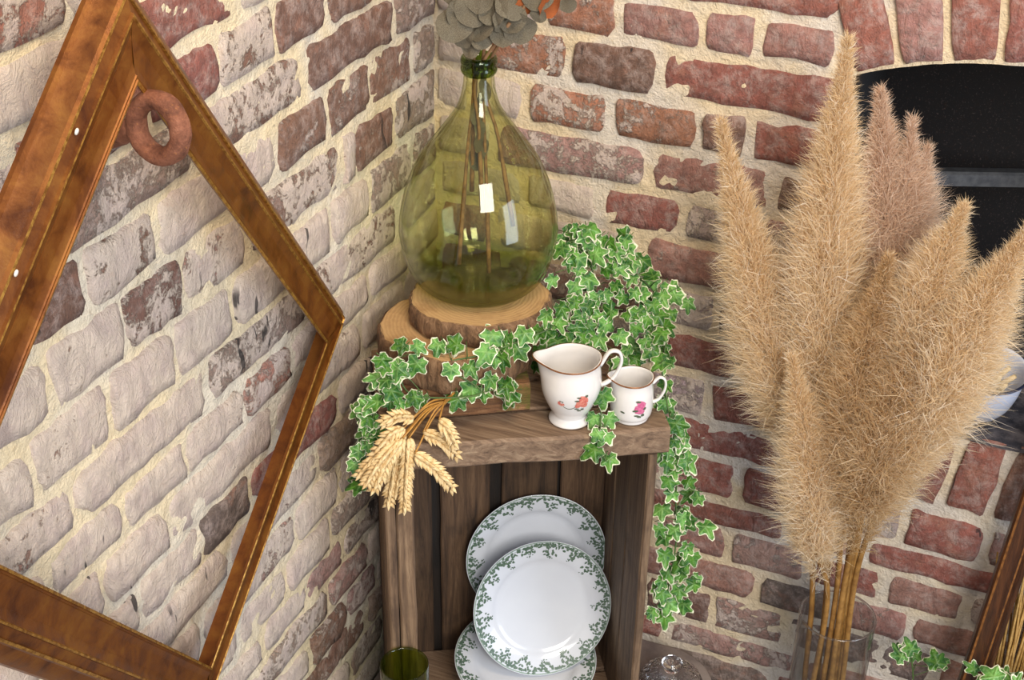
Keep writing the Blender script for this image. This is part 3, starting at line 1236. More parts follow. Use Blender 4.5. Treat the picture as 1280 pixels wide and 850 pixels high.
for (da, dh, s) in ((.16, .028, .0036), (.28, .042, .0034), (.34, .018, .0036), (.52, .020, .0034), (.22, .020, .003), (.60, .030, .003), (-.42, .024, .003)):
    petal_blob(mb, sx_, sy_, sz_, po, VA + da, dh, s, s * .6, da * 9, 7, .0007)
mb.build('printed_leaves', M['print_leaf'], root)


def plate(centre, nrm, R, spin, label, seed):
    """shallow plate; nrm = direction its face looks"""
    R3 = basis(nrm, (0, 0, 1))
    c = Vector(centre)
    root = empty('dinner_plate', c, label, 'plate', 'green-bordered plates in the crate')
    prof = [(0.0005, .0), (.62, .0), (.66, .006), (.70, .030), (.735, .050), (.78, .062), (.90, .088), (.985, .108), (1.0, .114), (1.003, .120), (.995, .121)]
    # local z: face height relative; top surface
    top = [(.995 * 1, .121), (.985, .1195), (.90, .102), (.78, .076), (.735, .064), (.70, .046), (.66, .024), (.60, .018), (0.0005, .016)]
    seg = 96
    pr = [(r * R, (h - .07) * R) for r, h in prof + top]
    v, f = lathe(pr, (0, 0, 0), seg, True, True)
    w3 = [tuple(c + R3 @ Vector(p)) for p in v]
    pb_ = mesh('plate_body', w3, f, M['earthen'], root, origin=c)
    trr = [q[0] for q in top][::-1]
    thh = [q[1] for q in top][::-1]

    def P(r, a, off=.0007):
        h = float(np.interp(r, trr, thh))
        return c + R3 @ Vector((r * R * math.cos(a), r * R * math.sin(a), (h - .07) * R + off))
    rr = random.Random(seed)
    mb = MB()

    def leaf(r, a, L, wd, d):
        # small printed leaf: d = direction angle in the (radial, tangential) frame
        pts = []
        for (s, t_) in ((0, 0), (.35, .5), (.7, .42), (1, 0), (.7, -.42), (.35, -.5)):
            x, y = s * L, t_ * wd
            dr = x * math.cos(d) - y * math.sin(d)
            dt = x * math.sin(d) + y * math.cos(d)
            pts.append(tuple(P(min(.99, r + dr), a + dt / max(r, .5))))
        mb.add(pts, [(0, 1, 2, 3), (0, 3, 4, 5)])
    nrep = 17
    for k in range(nrep):
        a0 = 2 * PI * k / nrep + spin
        dep = .20 + .05 * math.sin(k * 2.4)
        for j in range(14):
            t_ = j / 13
            leaf(.975 - .045 * rr.random(), a0 + (t_ - .5) * 2 * PI / nrep, rr.uniform(.045, .07), rr.uniform(.026, .042), rr.uniform(1.2, 5.0))
        for j in range(24):
            t_ = rr.random()
            leaf(.95 - dep * t_ * .72, a0 + (rr.random() - .5) * (2 * PI / nrep) * (1 - .65 * t_), rr.uniform(.034, .06), rr.uniform(.022, .036), rr.uniform(0, 6.28))
        for j in range(8):
            leaf(.95 - dep * .75 - rr.uniform(0, .05), a0 + rr.uniform(-.04, .04), .022, .016, rr.uniform(0, 6.28))
    mb.build('printed_border', M['print_green'], pb_, smooth=False)
    mb = MB()
    for (ra, rb_) in ((.974, .992), (.945, .952)):
        vv = []
        ff = []
        for k in range(96):
            a = 2 * PI * k / 96
            vv += [tuple(P(ra, a, .0004)), tuple(P(rb_, a, .0004))]
        for k in range(96):
            a, b = 2 * k, 2 * ((k + 1) % 96)
            ff.append((a, b, b + 1, a + 1))
        mb.add(vv, ff)
    mb.build('rim_band', M['print_pale'], pb_)
    return root


back_n = -CN
def lean(deg, yaw=0):
    b = Matrix.Rotation(math.radians(yaw), 3, 'Z') @ back_n
    return b * math.cos(math.radians(deg)) + Vector((0, 0, math.sin(math.radians(deg))))
plate(cw(.254, .236, .352), lean(9), .116, .2, 'green-bordered plate standing upright at the back of the crate', 1)
plate(cw(.253, .160, .308), lean(20, 4), .1135, 1.0, 'green-bordered plate leaning in front, resting on the flat plate', 2)
plate(cw(.226, .150, .209), lean(84), .116, .5, 'green-bordered plate lying flat beneath the two upright plates', 3)
v, f = cbox(.14, .31, .085, .215, .1425, .188, bev=.003, seed=50, axis=0)
ris = mesh('wooden_riser', v, f, M['wood_dark'], sharp=35)
tag(ris, 'small wooden block under the flat plate in the crate', 'wood block')

# ------------------------------------------------------------------ green tumbler and cut glass lid
M['tumbler_glass'] = mat_thin_glass('dark_green_glass', srgb(204, 214, 146), .03, 1.2, foot=srgb(150, 168, 84))
tx, ty = .1800, -.4985
pr = smooth_prof([(.0005, .0), (.026, .0), (.0305, .004), (.0325, .05), (.0335, .14), (.035, .24), (.0352, .276), (.0345, .280)], 40) + smooth_prof([(.0325, .279), (.0322, .24), (.0305, .14), (.0292, .05), (.026, .016), (.0005, .014)], 36)
pr = [(max(a, .0005), b) for a, b in pr]
v, f = lathe(pr, (tx, ty, .121), 56, True, True)
tb = mesh('green_glass_tumbler', v, f, M['tumbler_glass'])
tag(tb, 'tall dark green glass tumbler beside the left crate post', 'glass')
M['cut_glass'] = mat_glass('cut_crystal', (.97, .97, .98), 0, .0, 0)
gx, gy, gz = .486, -.140, .121
glass = empty('cut_glass_dish', (gx, gy, gz), 'clear cut glass lidded dish on the stone slab beside the crate', 'glass dish')
def facet(p, i, a, r):
    k = 1 + .035 * abs(math.sin(a * 12 + i * .5)) * min(1, r / .03)
    return (gx + (p[0] - gx) * k, gy + (p[1] - gy) * k, p[2])
pr = [(.0005, .0), (.034, .0), (.046, .012), (.053, .028), (.054, .036), (.0505, .036), (.049, .028), (.042, .014), (.032, .005), (.0005, .005)]
v, f = lathe(pr, (gx, gy, gz), 96, True, True, facet)
mesh('dish', v, f, M['cut_glass'], glass, smooth=False)
pr = [(.050, .037), (.0535, .0375), (.0530, .042), (.048, .055), (.036, .067), (.022, .072), (.013, .074), (.011, .077), (.016, .082), (.0175, .087), (.013, .092), (.0005, .094)]
pi_ = [(.0005, .070), (.02, .070), (.034, .0635), (.0455, .053), (.0495, .042)]
v, f = lathe(pr + pi_ + [(.050, .037)], (gx, gy, gz), 96, False, False, facet)
mesh('lid', v, f, M['cut_glass'], glass, smooth=False)

# ------------------------------------------------------------------ gilt picture frame on the left wall
t = NT('worn_gilt_wood', .33)
v3 = t.geo()
n1 = t.noise(v3, 26, 5, .65, .5)
n2 = t.noise(v3, 240, 4, .7)
c = t.ramp(n1, (.32, srgb(84, 42, 14)), (.5, srgb(120, 68, 22)), (.7, srgb(140, 90, 32)))
c = t.mix(t.rng(n2, .55, .75, 0, .5), c, srgb(96, 52, 18))
t.col(c)
t.b.inputs['Metallic'].default_value = .45
t.l(t.rng(n1, .3, .7, .28, .48), t.b.inputs['Roughness'])
t.bump(n2, .25, .001)
M['gilt'] = t.m
t = NT('gilt_bead', .3)
n2 = t.noise(t.geo(), 160, 4, .7)
t.col(t.mix(t.rng(n2, .35, .65), srgb(190, 142, 66), srgb(128, 82, 30)))
t.b.inputs['Metallic'].default_value = .6
t.bump(n2, .4, .001)
M['gilt_bead'] = t.m
FT, FR_, FB = [Vector(p) for p in ((.1430, -.8875, 1.4036), (.0652, -.4668, .8932), (.0804, -.8063, .6254))]


def frame_rails(root, T, Rr, B, depth_n, prof, mats, rail_name, Lf=None):
    """mitred four-sided frame; T,Rr,B,Lf inner corners, prof: [(s outward, h front)]"""
    n_ = depth_n
    eu = (Rr - T).normalized()
    if Lf is None:
        Lf = T + (B - Rr)
    cs = [T, Rr, B, Lf]
    mid = (T + Rr + B + Lf) / 4
    on = []
    for k in range(4):
        e_ = (cs[(k + 1) % 4] - cs[k]).normalized()
        o_ = n_.cross(e_).normalized()
        if o_.dot((cs[k] + cs[(k + 1) % 4]) / 2 - mid) < 0:
            o_ = -o_
        on.append(o_)
    dg = []
    for k in range(4):
        p_, q_ = on[k - 1], on[k]
        dg.append((p_ + q_) / (1 + p_.dot(q_)))
    m = len(prof)
    for k in range(4):
        a, b = k, (k + 1) % 4
        v = []
        for c_, d_ in ((cs[a], dg[a]), (cs[b], dg[b])):
            for (s, h) in prof:
                v.append(tuple(c_ + d_ * s + n_ * h))
        f = [(i, (i + 1) % m, (i + 1) % m + m, i + m) for i in range(m)] + [tuple(range(m))[::-1], tuple(range(m, 2 * m))]
        o = mesh(rail_name, v, f, mats[0], root, sharp=22)
        me = o.data
        me.materials.append(mats[1])
        for p in me.polygons:
            if p.index in BEADS:
                p.material_index = 1
    return cs


FN = Vector((0.99263, 0.09926, -0.06948))
fr_root = empty('picture_frame', FB, 'large gilt wooden picture frame without glass hanging on the whitewashed wall', 'picture frame')
FPROF = [(.034, -.032), (.030, -.006), (.001, -.0042), (0, -.001), (.0012, .0), (.0030, .0002), (.0036, -.0012), (.0055, -.0010), (.0062, -.0024), (.0085, -.0034), (.016, -.0058), (.026, -.0066), (.036, -.0056), (.0405, -.0040), (.0416, -.0026), (.0436, -.0030), (.0442, -.0060), (.0540, -.0100), (.0548, -.0080), (.0576, -.0088), (.0590, -.0125), (.0620, -.0145), (.0690, -.0190), (.0740, -.0245), (.0755, -.029), (.0745, -.034)]
BEADS = {3, 4, 13, 14, 17, 18}
frame_rails(fr_root, FT, FR_, FB, FN, FPROF, (M['gilt'], M['gilt_bead']), 'frame_rail', Vector((0.1555, -1.202, 1.1334)))

M['fleck'] = mat_simple('white_paint_fleck', srgb(232, 226, 214), .6)
_eu = (FR_ - FT).normalized()
_ev = FN.cross(_eu).normalized()
_ev = _ev if _ev.dot(FB - FR_) > 0 else -_ev
for (su, sv) in ((.049, .075), (.050, .205)):
    p_ = FT - _eu * su + _ev * sv + FN * -.0072
    v, f = lathe([(.0003, .0), (.0026, .0002), (.0022, .0012), (.0003, .0017)], (0, 0, 0), 10, True, True)
    R3 = Matrix((_eu, _ev, _eu.cross(_ev))).transposed()
    sg_ = 1 if _eu.cross(_ev).dot(FN) > 0 else -1
    mesh('paint_fleck', [tuple(p_ + R3 @ Vector((a[0], a[1] * 1.3, a[2] * sg_))) for a in v], f, M['fleck'], fr_root)

# rusty eye ring on the wall
t = NT('rusty_iron', .8)
n1 = t.noise(t.coord('Object'), 60, 5, .7)
n2 = t.noise(t.coord('Object'), 220, 3, .7)
c = t.ramp(n1, (.3, srgb(84, 48, 34)), (.52, srgb(134, 84, 62)), (.72, srgb(160, 108, 84)))
t.col(t.mix(t.rng(n2, .6, .75, 0, .6), c, srgb(180, 120, 60)))
t.b.inputs['Metallic'].default_value = .25
t.bump(n1, .8, .004)
M['rust'] = t.m
rc = Vector((.150, -.8761, 1.3604))
rg = empty('iron_ring', (0.0, -.783, 1.279), 'rusty iron eye ring fixed in the wall at the gilt frame corner', 'iron ring')
v = []
f = []
NA, NB = 40, 14
rx_ = (Vector((.95, -.12, -.22))).normalized()
rz_ = Vector((.10, .10, 1)).normalized()
rz_ = (rz_ - rx_ * rz_.dot(rx_)).normalized()
ryy = rx_.cross(rz_)
for i in range(NA):
    a = 2 * PI * i / NA
    e_ = rx_ * math.cos(a) + rz_ * math.sin(a)
    for j in range(NB):
        b = 2 * PI * j / NB
        rr_ = .0092 * (1 + .12 * ns((math.cos(a) * 2, math.sin(a) * 2, j * .3), 1.3))
        v.append(tuple(rc + e_ * (.0255 + rr_ * math.cos(b)) + ryy * (rr_ * 1.15 * math.sin(b))))
for i in range(NA):
    for j in range(NB):
        a, b = i * NB + j, i * NB + (j + 1) % NB
        c_, d_ = ((i + 1) % NA) * NB + j, ((i + 1) % NA) * NB + (j + 1) % NB
        f.append((a, c_, d_, b))
mesh('ring', v, f, M['rust'], rg)
v, f = tube([rc + rx_ * -.026 + rz_ * -.008, rc + Vector((-.075, .042, -.036)), (-.01, -.779, 1.277)], [.010, .0095, .009], 10)
mesh('shank', v, f, M['rust'], rg)

# ------------------------------------------------------------------ leaning dark frame at the right
M['dark_frame'] = mat_wood('dark_stained_wood', srgb(30, 17, 10), srgb(62, 34, 17), srgb(92, 54, 26), rough=.3, rand=False)
M['dark_bead'] = mat_simple('worn_gilt_edge', srgb(150, 98, 48), .35, .3, (90, .2, .001), srgb(96, 58, 28))
fT = Vector((.992, -.035, .700))
fB_in = Vector((.952, -.135, .190))
dv = (fB_in - fT).normalized()
fn = Vector((.0, -1, .19)).normalized()
fn = (fn - dv * fn.dot(dv)).normalized()
ew = dv.cross(fn).normalized()
if ew.x < 0:
    ew = -ew
fr2 = empty('picture_frame', fB_in, 'dark stained wooden frame leaning on the brick wall below the niche', 'picture frame')
BEADS = {4, 9}
P2 = [(q * .78, h * .9) for q, h in [(0, -.010), (0, .004), (.006, .008), (.010, .007), (.014, .012), (.017, .013), (.022, .012), (.030, .018), (.038, .022), (.042, .0255), (.046, .0255), (.050, .022), (.052, .010), (.052, -.010)]]
frame_rails(fr2, fT, fT + dv * .66, fT + dv * .66 + ew * .42, fn, P2, (M['dark_frame'], M['dark_bead']), 'frame_rail')

# ------------------------------------------------------------------ dried straw fan behind the dark frame
M['straw'] = mat_simple('golden_straw', srgb(176, 140, 76), .7, 0, (120, .5, .001), srgb(134, 98, 46))
sb = empty('straw_bundle', (1.02, -.045, .0), 'bundle of golden dried straw standing behind the dark frame', 'dried straw')
for i in range(110):
    s = i / 109
    b0 = Vector((1.0 + rl.uniform(-.02, .02), -.075 + rl.uniform(-.012, .012), .0))
    tp = Vector((.945 + .22 * s + rl.uniform(-.01, .01), -.022 + rl.uniform(-.012, .01) - .02, .50 + rl.uniform(-.10, .03)))
    v, f = tube([b0, b0.lerp(tp, .5) + Vector((rl.uniform(-.008, .008), 0, 0)), tp], [.0026, .0040, .0024], 5, True, .6)
    mesh('straw_stalk', v, f, M['straw'], sb)

# ------------------------------------------------------------------ enamel bowl in the niche
M['enamel'] = mat_simple('white_enamel', srgb(206, 212, 228), .25, 0, (20, .05, .001), srgb(190, 198, 220))
M['enamel_rim'] = mat_simple('navy_enamel_rim', srgb(38, 42, 66), .3, 0, (20, .05, .001), srgb(26, 28, 44))
M['peg'] = mat_simple('pale_wood_sticks', srgb(212, 190, 150), .7, 0, (60, .3, .001), srgb(180, 154, 112))
bx, by, bz = .866, .066, SILL_Z + .004
bowl = empty('enamel_bowl', (bx, by, bz), 'white enamel bowl with dark blue rim standing in the arched niche', 'bowl')
Rt = Matrix.Rotation(math.radians(10), 3, 'X')
def tl(v):
    o_ = Vector((bx, by, bz))
    return [tuple(o_ + Rt @ (Vector(p) - o_)) for p in v]
po_ = smooth_prof([(.0005, .010), (.026, .010), (.030, .012), (.041, .030), (.0495, .058), (.054, .086), (.058, .091)], 34)
pi2 = smooth_prof([(.0565, .0925), (.0525, .087), (.048, .060), (.0395, .033), (.028, .0145), (.0005, .0125)], 28)
v, f = lathe([(max(a, .0005), b) for a, b in po_ + pi2], (bx, by, bz), 56, True, True)
mesh('bowl_body', tl(v), f, M['enamel'], bowl)
v, f = lathe([(.0560, .0900), (.0590, .0900), (.0600, .0920), (.0588, .0938), (.0562, .0934)], (bx, by, bz), 56)
f += [(4 * 56 + k, 4 * 56 + (k + 1) % 56, (k + 1) % 56, k) for k in range(56)]
mesh('rim', tl(v), f, M['enamel_rim'], bowl)
for i in range(5):
    a = Vector((bx - .012 + .006 * i, by + .03 - .012 * i, bz + .030))
    b = Vector((bx + .018 + .010 * (i % 3), by + .010 - .014 * i, bz + .086 + .004 * (i % 2)))
    v, f = tube([a, a.lerp(b, .5), b], [.0042, .0048, .0036], 7)
    pg = mesh('wooden_peg', v, f, M['peg'])
    tag(pg, 'pale wooden peg lying in the enamel bowl', 'peg', 'pegs in the enamel bowl')

# ------------------------------------------------------------------ glass vase with pampas grass
VX, VY = .731, -.12
M['clear_glass'] = mat_thin_glass('clear_glass', (.955, .965, .965), .02, 1.5)
pr = [(.0005, .001), (.052, .001), (.0565, .005), (.0582, .02), (.0582, .380), (.0572, .3825), (.0560, .380), (.0560, .024), (.052, .016), (.0005, .016)]
v, f = lathe(pr, (VX, VY, .0), 64, True, True)
vase = empty('glass_vase', (VX, VY, 0), 'clear glass cylinder vase holding the pampas stems', 'vase')
vb = mesh('vase_body', v, f, M['clear_glass'], vase, sharp=40)
v, f = lathe([(.0571 + .0016 * math.cos(q * PI / 4), .3815 + .0016 * math.sin(q * PI / 4)) for q in range(9)], (VX, VY, 0), 72)
mesh('rim', v, f, M['cut_glass'], vb)


def mat_pampas(name, c0, c1, c2):
    t = NT(name, .75)
    at = t.n('ShaderNodeAttribute')
    at.attribute_name = 'tint'
    c = t.ramp(at.outputs['Fac'], (.0, c0), (.5, c1), (1.0, c2))
    t.col(c)
    t.b.inputs['Subsurface Weight'].default_value = 0
    tr = t.n('ShaderNodeBsdfTranslucent')
    t.l(c, tr.inputs['Color'])
    mx = t.n('ShaderNodeMixShader')
    mx.inputs['Fac'].default_value = .45
    t.l(t.b.outputs[0], mx.inputs[1])
    t.l(tr.outputs[0], mx.inputs[2])
    out = [x for x in t.t.nodes if x.type == 'OUTPUT_MATERIAL'][0]
    t.l(mx.outputs[0], out.inputs['Surface'])
    return t.m


M['pampas_gold'] = mat_pampas('pampas_gold', srgb(200, 166, 118), srgb(236, 212, 172), srgb(255, 248, 234))
M['pampas_pink'] = mat_pampas('pampas_pinkish', srgb(196, 162, 134), srgb(226, 200, 176), srgb(246, 232, 218))
M['pampas_brown'] = mat_pampas('pampas_brown', srgb(174, 138, 92), srgb(214, 182, 136), srgb(242, 226, 198))
M['pampas_stem'] = mat_simple('pampas_stem', srgb(166, 122, 62), .55, 0, (60, .3, .001), srgb(120, 82, 36))


def plume(pts, wid, nh, matk, label, seed, base_off):
    rg_ = np.random.default_rng(seed)
    nh = int(nh * 1.7)
    P = [np.array(p) for p in pts]
    root = empty('pampas_stem', (VX + base_off[0] * .6, VY + base_off[1] * .6, .018), label, 'pampas grass', 'pampas plumes in the glass vase')
    # stem from the vase bottom to the plume tip
    b0 = np.array((VX + base_off[0], VY + base_off[1], .020))
    path = spline([b0, P[0] * .5 + b0 * .5 + np.array((0, 0, .0))] + P, 60)
    path = np.array(path)
    v, f = tube(path[:52], [.0044] * 36 + [.0044 * (1 - i / 20) for i in range(16)], 7)
    mesh('stalk', v, f, M['pampas_stem'], root)
    # plume hairs: along the curve P[1]..P[3]
    cur = np.array(spline(P[1:], 80))
    lead = np.array(spline([P[0], P[1]], 10))
    cur = np.vstack([lead[5:-1], cur])
    nC = len(cur)
    s = rg_.beta(1.15, 1.25, nh)
    idx = s * (nC - 2)
    i0 = idx.astype(int)
    fr_ = (idx - i0)[:, None]
    pos = cur[i0] * (1 - fr_) + cur[i0 + 1] * fr_
    tan = cur[i0 + 1] - cur[i0]
    tan /= np.linalg.norm(tan, axis=1)[:, None]
    rnd = rg_.normal(size=(nh, 3))
    rad = rnd - (rnd * tan).sum(1)[:, None] * tan
    rad /= np.linalg.norm(rad, axis=1)[:, None]
    wid = wid * 1.22
    prof = np.clip(np.minimum(.55 + 1.2 * s, (1.0 - s) * 2.0), .02, 1.0) ** .85 * wid
    # side branchlets give the plume a clumpy outline
    clump = .62 + .38 * np.sin(s * 60 + rad[:, 0] * 5) * np.cos(rad[:, 1] * 6 + s * 23)
    reach = prof * (.30 + .62 * rg_.random(nh) ** .6) * (.75 + .25 * clump)
    L = .026 + .044 * rg_.random(nh) ** 1.5
    start = pos + rad * reach[:, None] * .72 - tan * (reach * 1.0)[:, None]
    d1 = tan * (.9 + .2 * rg_.random((nh, 1))) + rad * (.35 + .35 * rg_.random((nh, 1))) + rg_.normal(size=(nh, 3)) * .32
    d1 /= np.linalg.norm(d1, axis=1)[:, None]
    d2 = d1 + rg_.normal(size=(nh, 3)) * .45 + rad * .15 + np.array((0, 0, -.22))
    d2 /= np.linalg.norm(d2, axis=1)[:, None]
    sc = np.clip(prof / wid * 1.1, .28, 1)[:, None]
    a = start
    b = start + d1 * L[:, None] * .55 * sc
    c = b + d2 * L[:, None] * .55 * sc
    view = np.array(CAMP) - start
    view /= np.linalg.norm(view, axis=1)[:, None]
    side = np.cross(d1, view + rg_.normal(size=(nh, 3)) * .5)
    side /= np.linalg.norm(side, axis=1)[:, None] + 1e-9
    wd = (.00022 + .00024 * rg_.random(nh))[:, None]
    V = np.stack([a - side * wd, a + side * wd, b - side * wd * .9, b + side * wd * .9, c], 1).reshape(-1, 3)
    base = np.arange(nh) * 5
    F = []
    for q in base.tolist():
        F.append((q, q + 1, q + 3, q + 2))
        F.append((q + 2, q + 3, q + 4))
    tint = np.clip(.25 + .55 * rg_.random(nh) + .25 * (reach / wid - .5), 0, 1)
    tint = np.where(rg_.random(nh) < .06, 1.0, tint)
    tt = np.repeat(tint, 5)
    tt[4::5] = np.clip(tt[4::5] + .15, 0, 1)
    o = mesh('plume', V, F, M[matk], root, attr={'tint': tt}, smooth=False)
    tag(o, kind='stuff')
    return root


PL = [
    ([(.684, -.135, .470), (.625, -.15, .738), (.562, -.15, .904), (.480, -.15, 1.165)], .050, 15000, 'pampas_gold', 'broad golden pampas plume leaning out over the red bricks', (-.02, .01)),
    ([(.706, -.135, .480), (.668, -.16, .729), (.642, -.16, 1.023), (.631, -.16, 1.300)], .050, 16000, 'pampas_gold', 'tallest golden pampas plume rising past the arch', (-.005, .02)),
    ([(.731, -.108, .481), (.708, -.11, .855), (.701, -.11, 1.048), (.672, -.11, 1.220)], .040, 12000, 'pampas_pink', 'pinkish pampas plume in front of the niche jamb', (.0, .03)),
    ([(.735, -.108, .498), (.727, -.11, .872), (.726, -.11, 1.041), (.717, -.11, 1.188)], .021, 5000, 'pampas_pink', 'slender pinkish pampas plume beside the broad pinkish one', (.012, .025)),
    ([(.740, -.100, .493), (.737, -.10, .869), (.739, -.10, 1.028), (.740, -.10, 1.150)], .021, 5000, 'pampas_pink', 'slender pinkish pampas plume before the steel bar end', (.022, .02)),
    ([(.737, -.150, .531), (.758, -.19, .799), (.780, -.19, .987), (.803, -.19, 1.120)], .036, 10000, 'pampas_gold', 'narrow pointed golden pampas plume below the steel bar', (.02, .0)),
    ([(.752, -.155, .530), (.797, -.21, .770), (.838, -.21, .953), (.884, -.21, 1.118)], .053, 15000, 'pampas_gold', 'broad golden pampas plume leaning towards the enamel bowl', (.03, -.01)),
    ([(.715, -.155, .440), (.692, -.22, .582), (.669, -.22, .714), (.623, -.22, .880)], .034, 9000, 'pampas_gold', 'short golden pampas plume hanging lowest over the vase', (-.02, -.02)),
    ([(.726, -.150, .460), (.719, -.20, .661), (.719, -.20, .858), (.726, -.20, 1.040)], .045, 13000, 'pampas_brown', 'darker brown pampas plume in the middle of the vase', (.0, -.02)),
    ([(.736, -.155, .490), (.753, -.22, .685), (.768, -.22, .832), (.797, -.22, .976)], .049, 13000, 'pampas_brown', 'bushy tan pampas plume in front of the sill bricks', (.015, -.025)),
]
for i, a in enumerate(PL):
    plume(a[0], a[1], a[2], a[3], a[4], 100 + i, a[5])

# ------------------------------------------------------------------ wheat bunch
t = NT('ripe_wheat', .7)
oi = t.n('ShaderNodeObjectInfo')
nz = t.noise(t.coord('Object'), 130, 4, .6)
t.col(t.mix(t.rng(nz, .3, .7), srgb(236, 212, 164), srgb(204, 168, 112)))
t.bump(nz, .4, .001)
M['wheat'] = t.m
M['wheat_stem'] = mat_simple('wheat_straw', srgb(190, 140, 66), .5, 0, (90, .2, .001), srgb(150, 102, 40))
EARS = [(0.184, -0.459, 0.804, 0.157, -0.487, 0.806), (0.180, -0.476, 0.789, 0.132, -0.516, 0.733), (0.183, -0.488, 0.789, 0.154, -0.517, 0.718), (0.167, -0.470, 0.757, 0.158, -0.486, 0.673), (0.184, -0.473, 0.780, 0.182, -0.486, 0.671), (0.196, -0.480, 0.762, 0.242, -0.464, 0.711), (0.195, -0.452, 0.779, 0.237, -0.439, 0.747), (0.219, -0.452, 0.806, 0.240, -0.451, 0.775), (0.180, -0.490, 0.786, 0.146, -0.522, 0.728), (0.176, -0.464, 0.767, 0.167, -0.481, 0.692), (0.179, -0.476, 0.797, 0.156, -0.502, 0.775)]
wroot = empty('wheat_bunch', (.19, -.44, .755), 'bunch of ripe wheat ears draped over the crate edge', 'wheat')
WB = Vector((.205, -.392, .800))
for i, q in enumerate(EARS):
    a, b = Vector(q[:3]), Vector(q[3:])
    ax = (b - a)
    L = ax.length
    mid = a.lerp(b, .5) + Vector((0, 0, .006)) + (CAMP - a).normalized() * .004
    path = [Vector(p) for p in spline([a, mid, b], 40)]
    mb = MB()
    side0 = ax.cross(CAMP - a).normalized()
    up0 = side0.cross(ax.normalized())
    n_sp = max(8, int(L / .0052))
    for k in range(n_sp):
        s = k / (n_sp - 1)
        j = min(38, int(s * 38))
        pc = path[j]
        tn = (path[j + 1] - path[j]).normalized()
        for sgn in (-1, 1, 0):
            dr = (tn * .85 + (side0 * sgn * .62 if sgn else up0 * .55) + Vector((rl.uniform(-.12, .12), rl.uniform(-.12, .12), rl.uniform(-.12, .12)))).normalized()
            ln = (.0115 if s < .85 else .009) * rl.uniform(.9, 1.15)
            st = pc + (side0 * sgn * .0018 if sgn else up0 * .0018) + tn * (.0026 * (sgn > 0))
            v, f = tube([st, st + dr * ln * .35, st + dr * ln * .75, st + dr * ln * 1.25], [.0013, .0033, .0024, .0002], 5, False)
            mb.add(v, f)
    mb.build('wheat_ear', M['wheat'], wroot)
    pts = spline([a, a.lerp(WB, .5) + Vector((0, 0, .010)), WB + Vector((rl.uniform(-.008, .008), rl.uniform(-.006, .006), rl.uniform(-.004, .006))), WB + Vector((.012 + rl.uniform(-.012, .01), .028, .008))], 14)
    v, f = tube(pts, .0013, 6)
    mesh('stem', v, f, M['wheat_stem'], wroot)

# ------------------------------------------------------------------ variegated ivy
t = NT('variegated_ivy_leaf', .38)
at = t.n('ShaderNodeAttribute')
at.attribute_name = 'edge'
v3 = t.coord('Object', (1, 1, 1), True)
n1 = t.noise(v3, 2.2, 3, .55, .4)
n2 = t.noise(v3, 7, 3, .6)
gc = t.mix(t.rng(n1, .35, .65), srgb(34, 98, 26), srgb(98, 160, 54))
gc = t.mix(t.rng(n2, .5, .75, 0, .6), gc, srgb(24, 70, 26))
vn = t.n('ShaderNodeAttribute')
vn.attribute_name = 'vein'
gc = t.mix(t.math('MULTIPLY', vn.outputs['Fac'], .45), gc, srgb(150, 190, 104))
ed = t.rng(t.math('ADD', at.outputs['Fac'], t.math('MULTIPLY', t.math('SUBTRACT', n1, .5), 1.5)), .72, .86)
oi = t.n('ShaderNodeObjectInfo')
c = t.mix(ed, gc, srgb(226, 228, 196))
hs = t.n('ShaderNodeHueSaturation')
t.l(c, hs.inputs['Color'])
t.l(t.rng(oi.outputs['Random'], 0, 1, .60, 1.12), hs.inputs['Value'])
t.l(t.rng(oi.outputs['Random'], 0, 1, 1.05, .9), hs.inputs['Saturation'])
t.col(hs.outputs[0])
t.bump(t.math('ADD', n2, vn.outputs['Fac']), .3, .1)
M['ivy'] = t.m
M['ivy_stem'] = mat_simple('ivy_stem', srgb(84, 112, 56), .6, 0, (50, .3, .001), srgb(60, 80, 40))


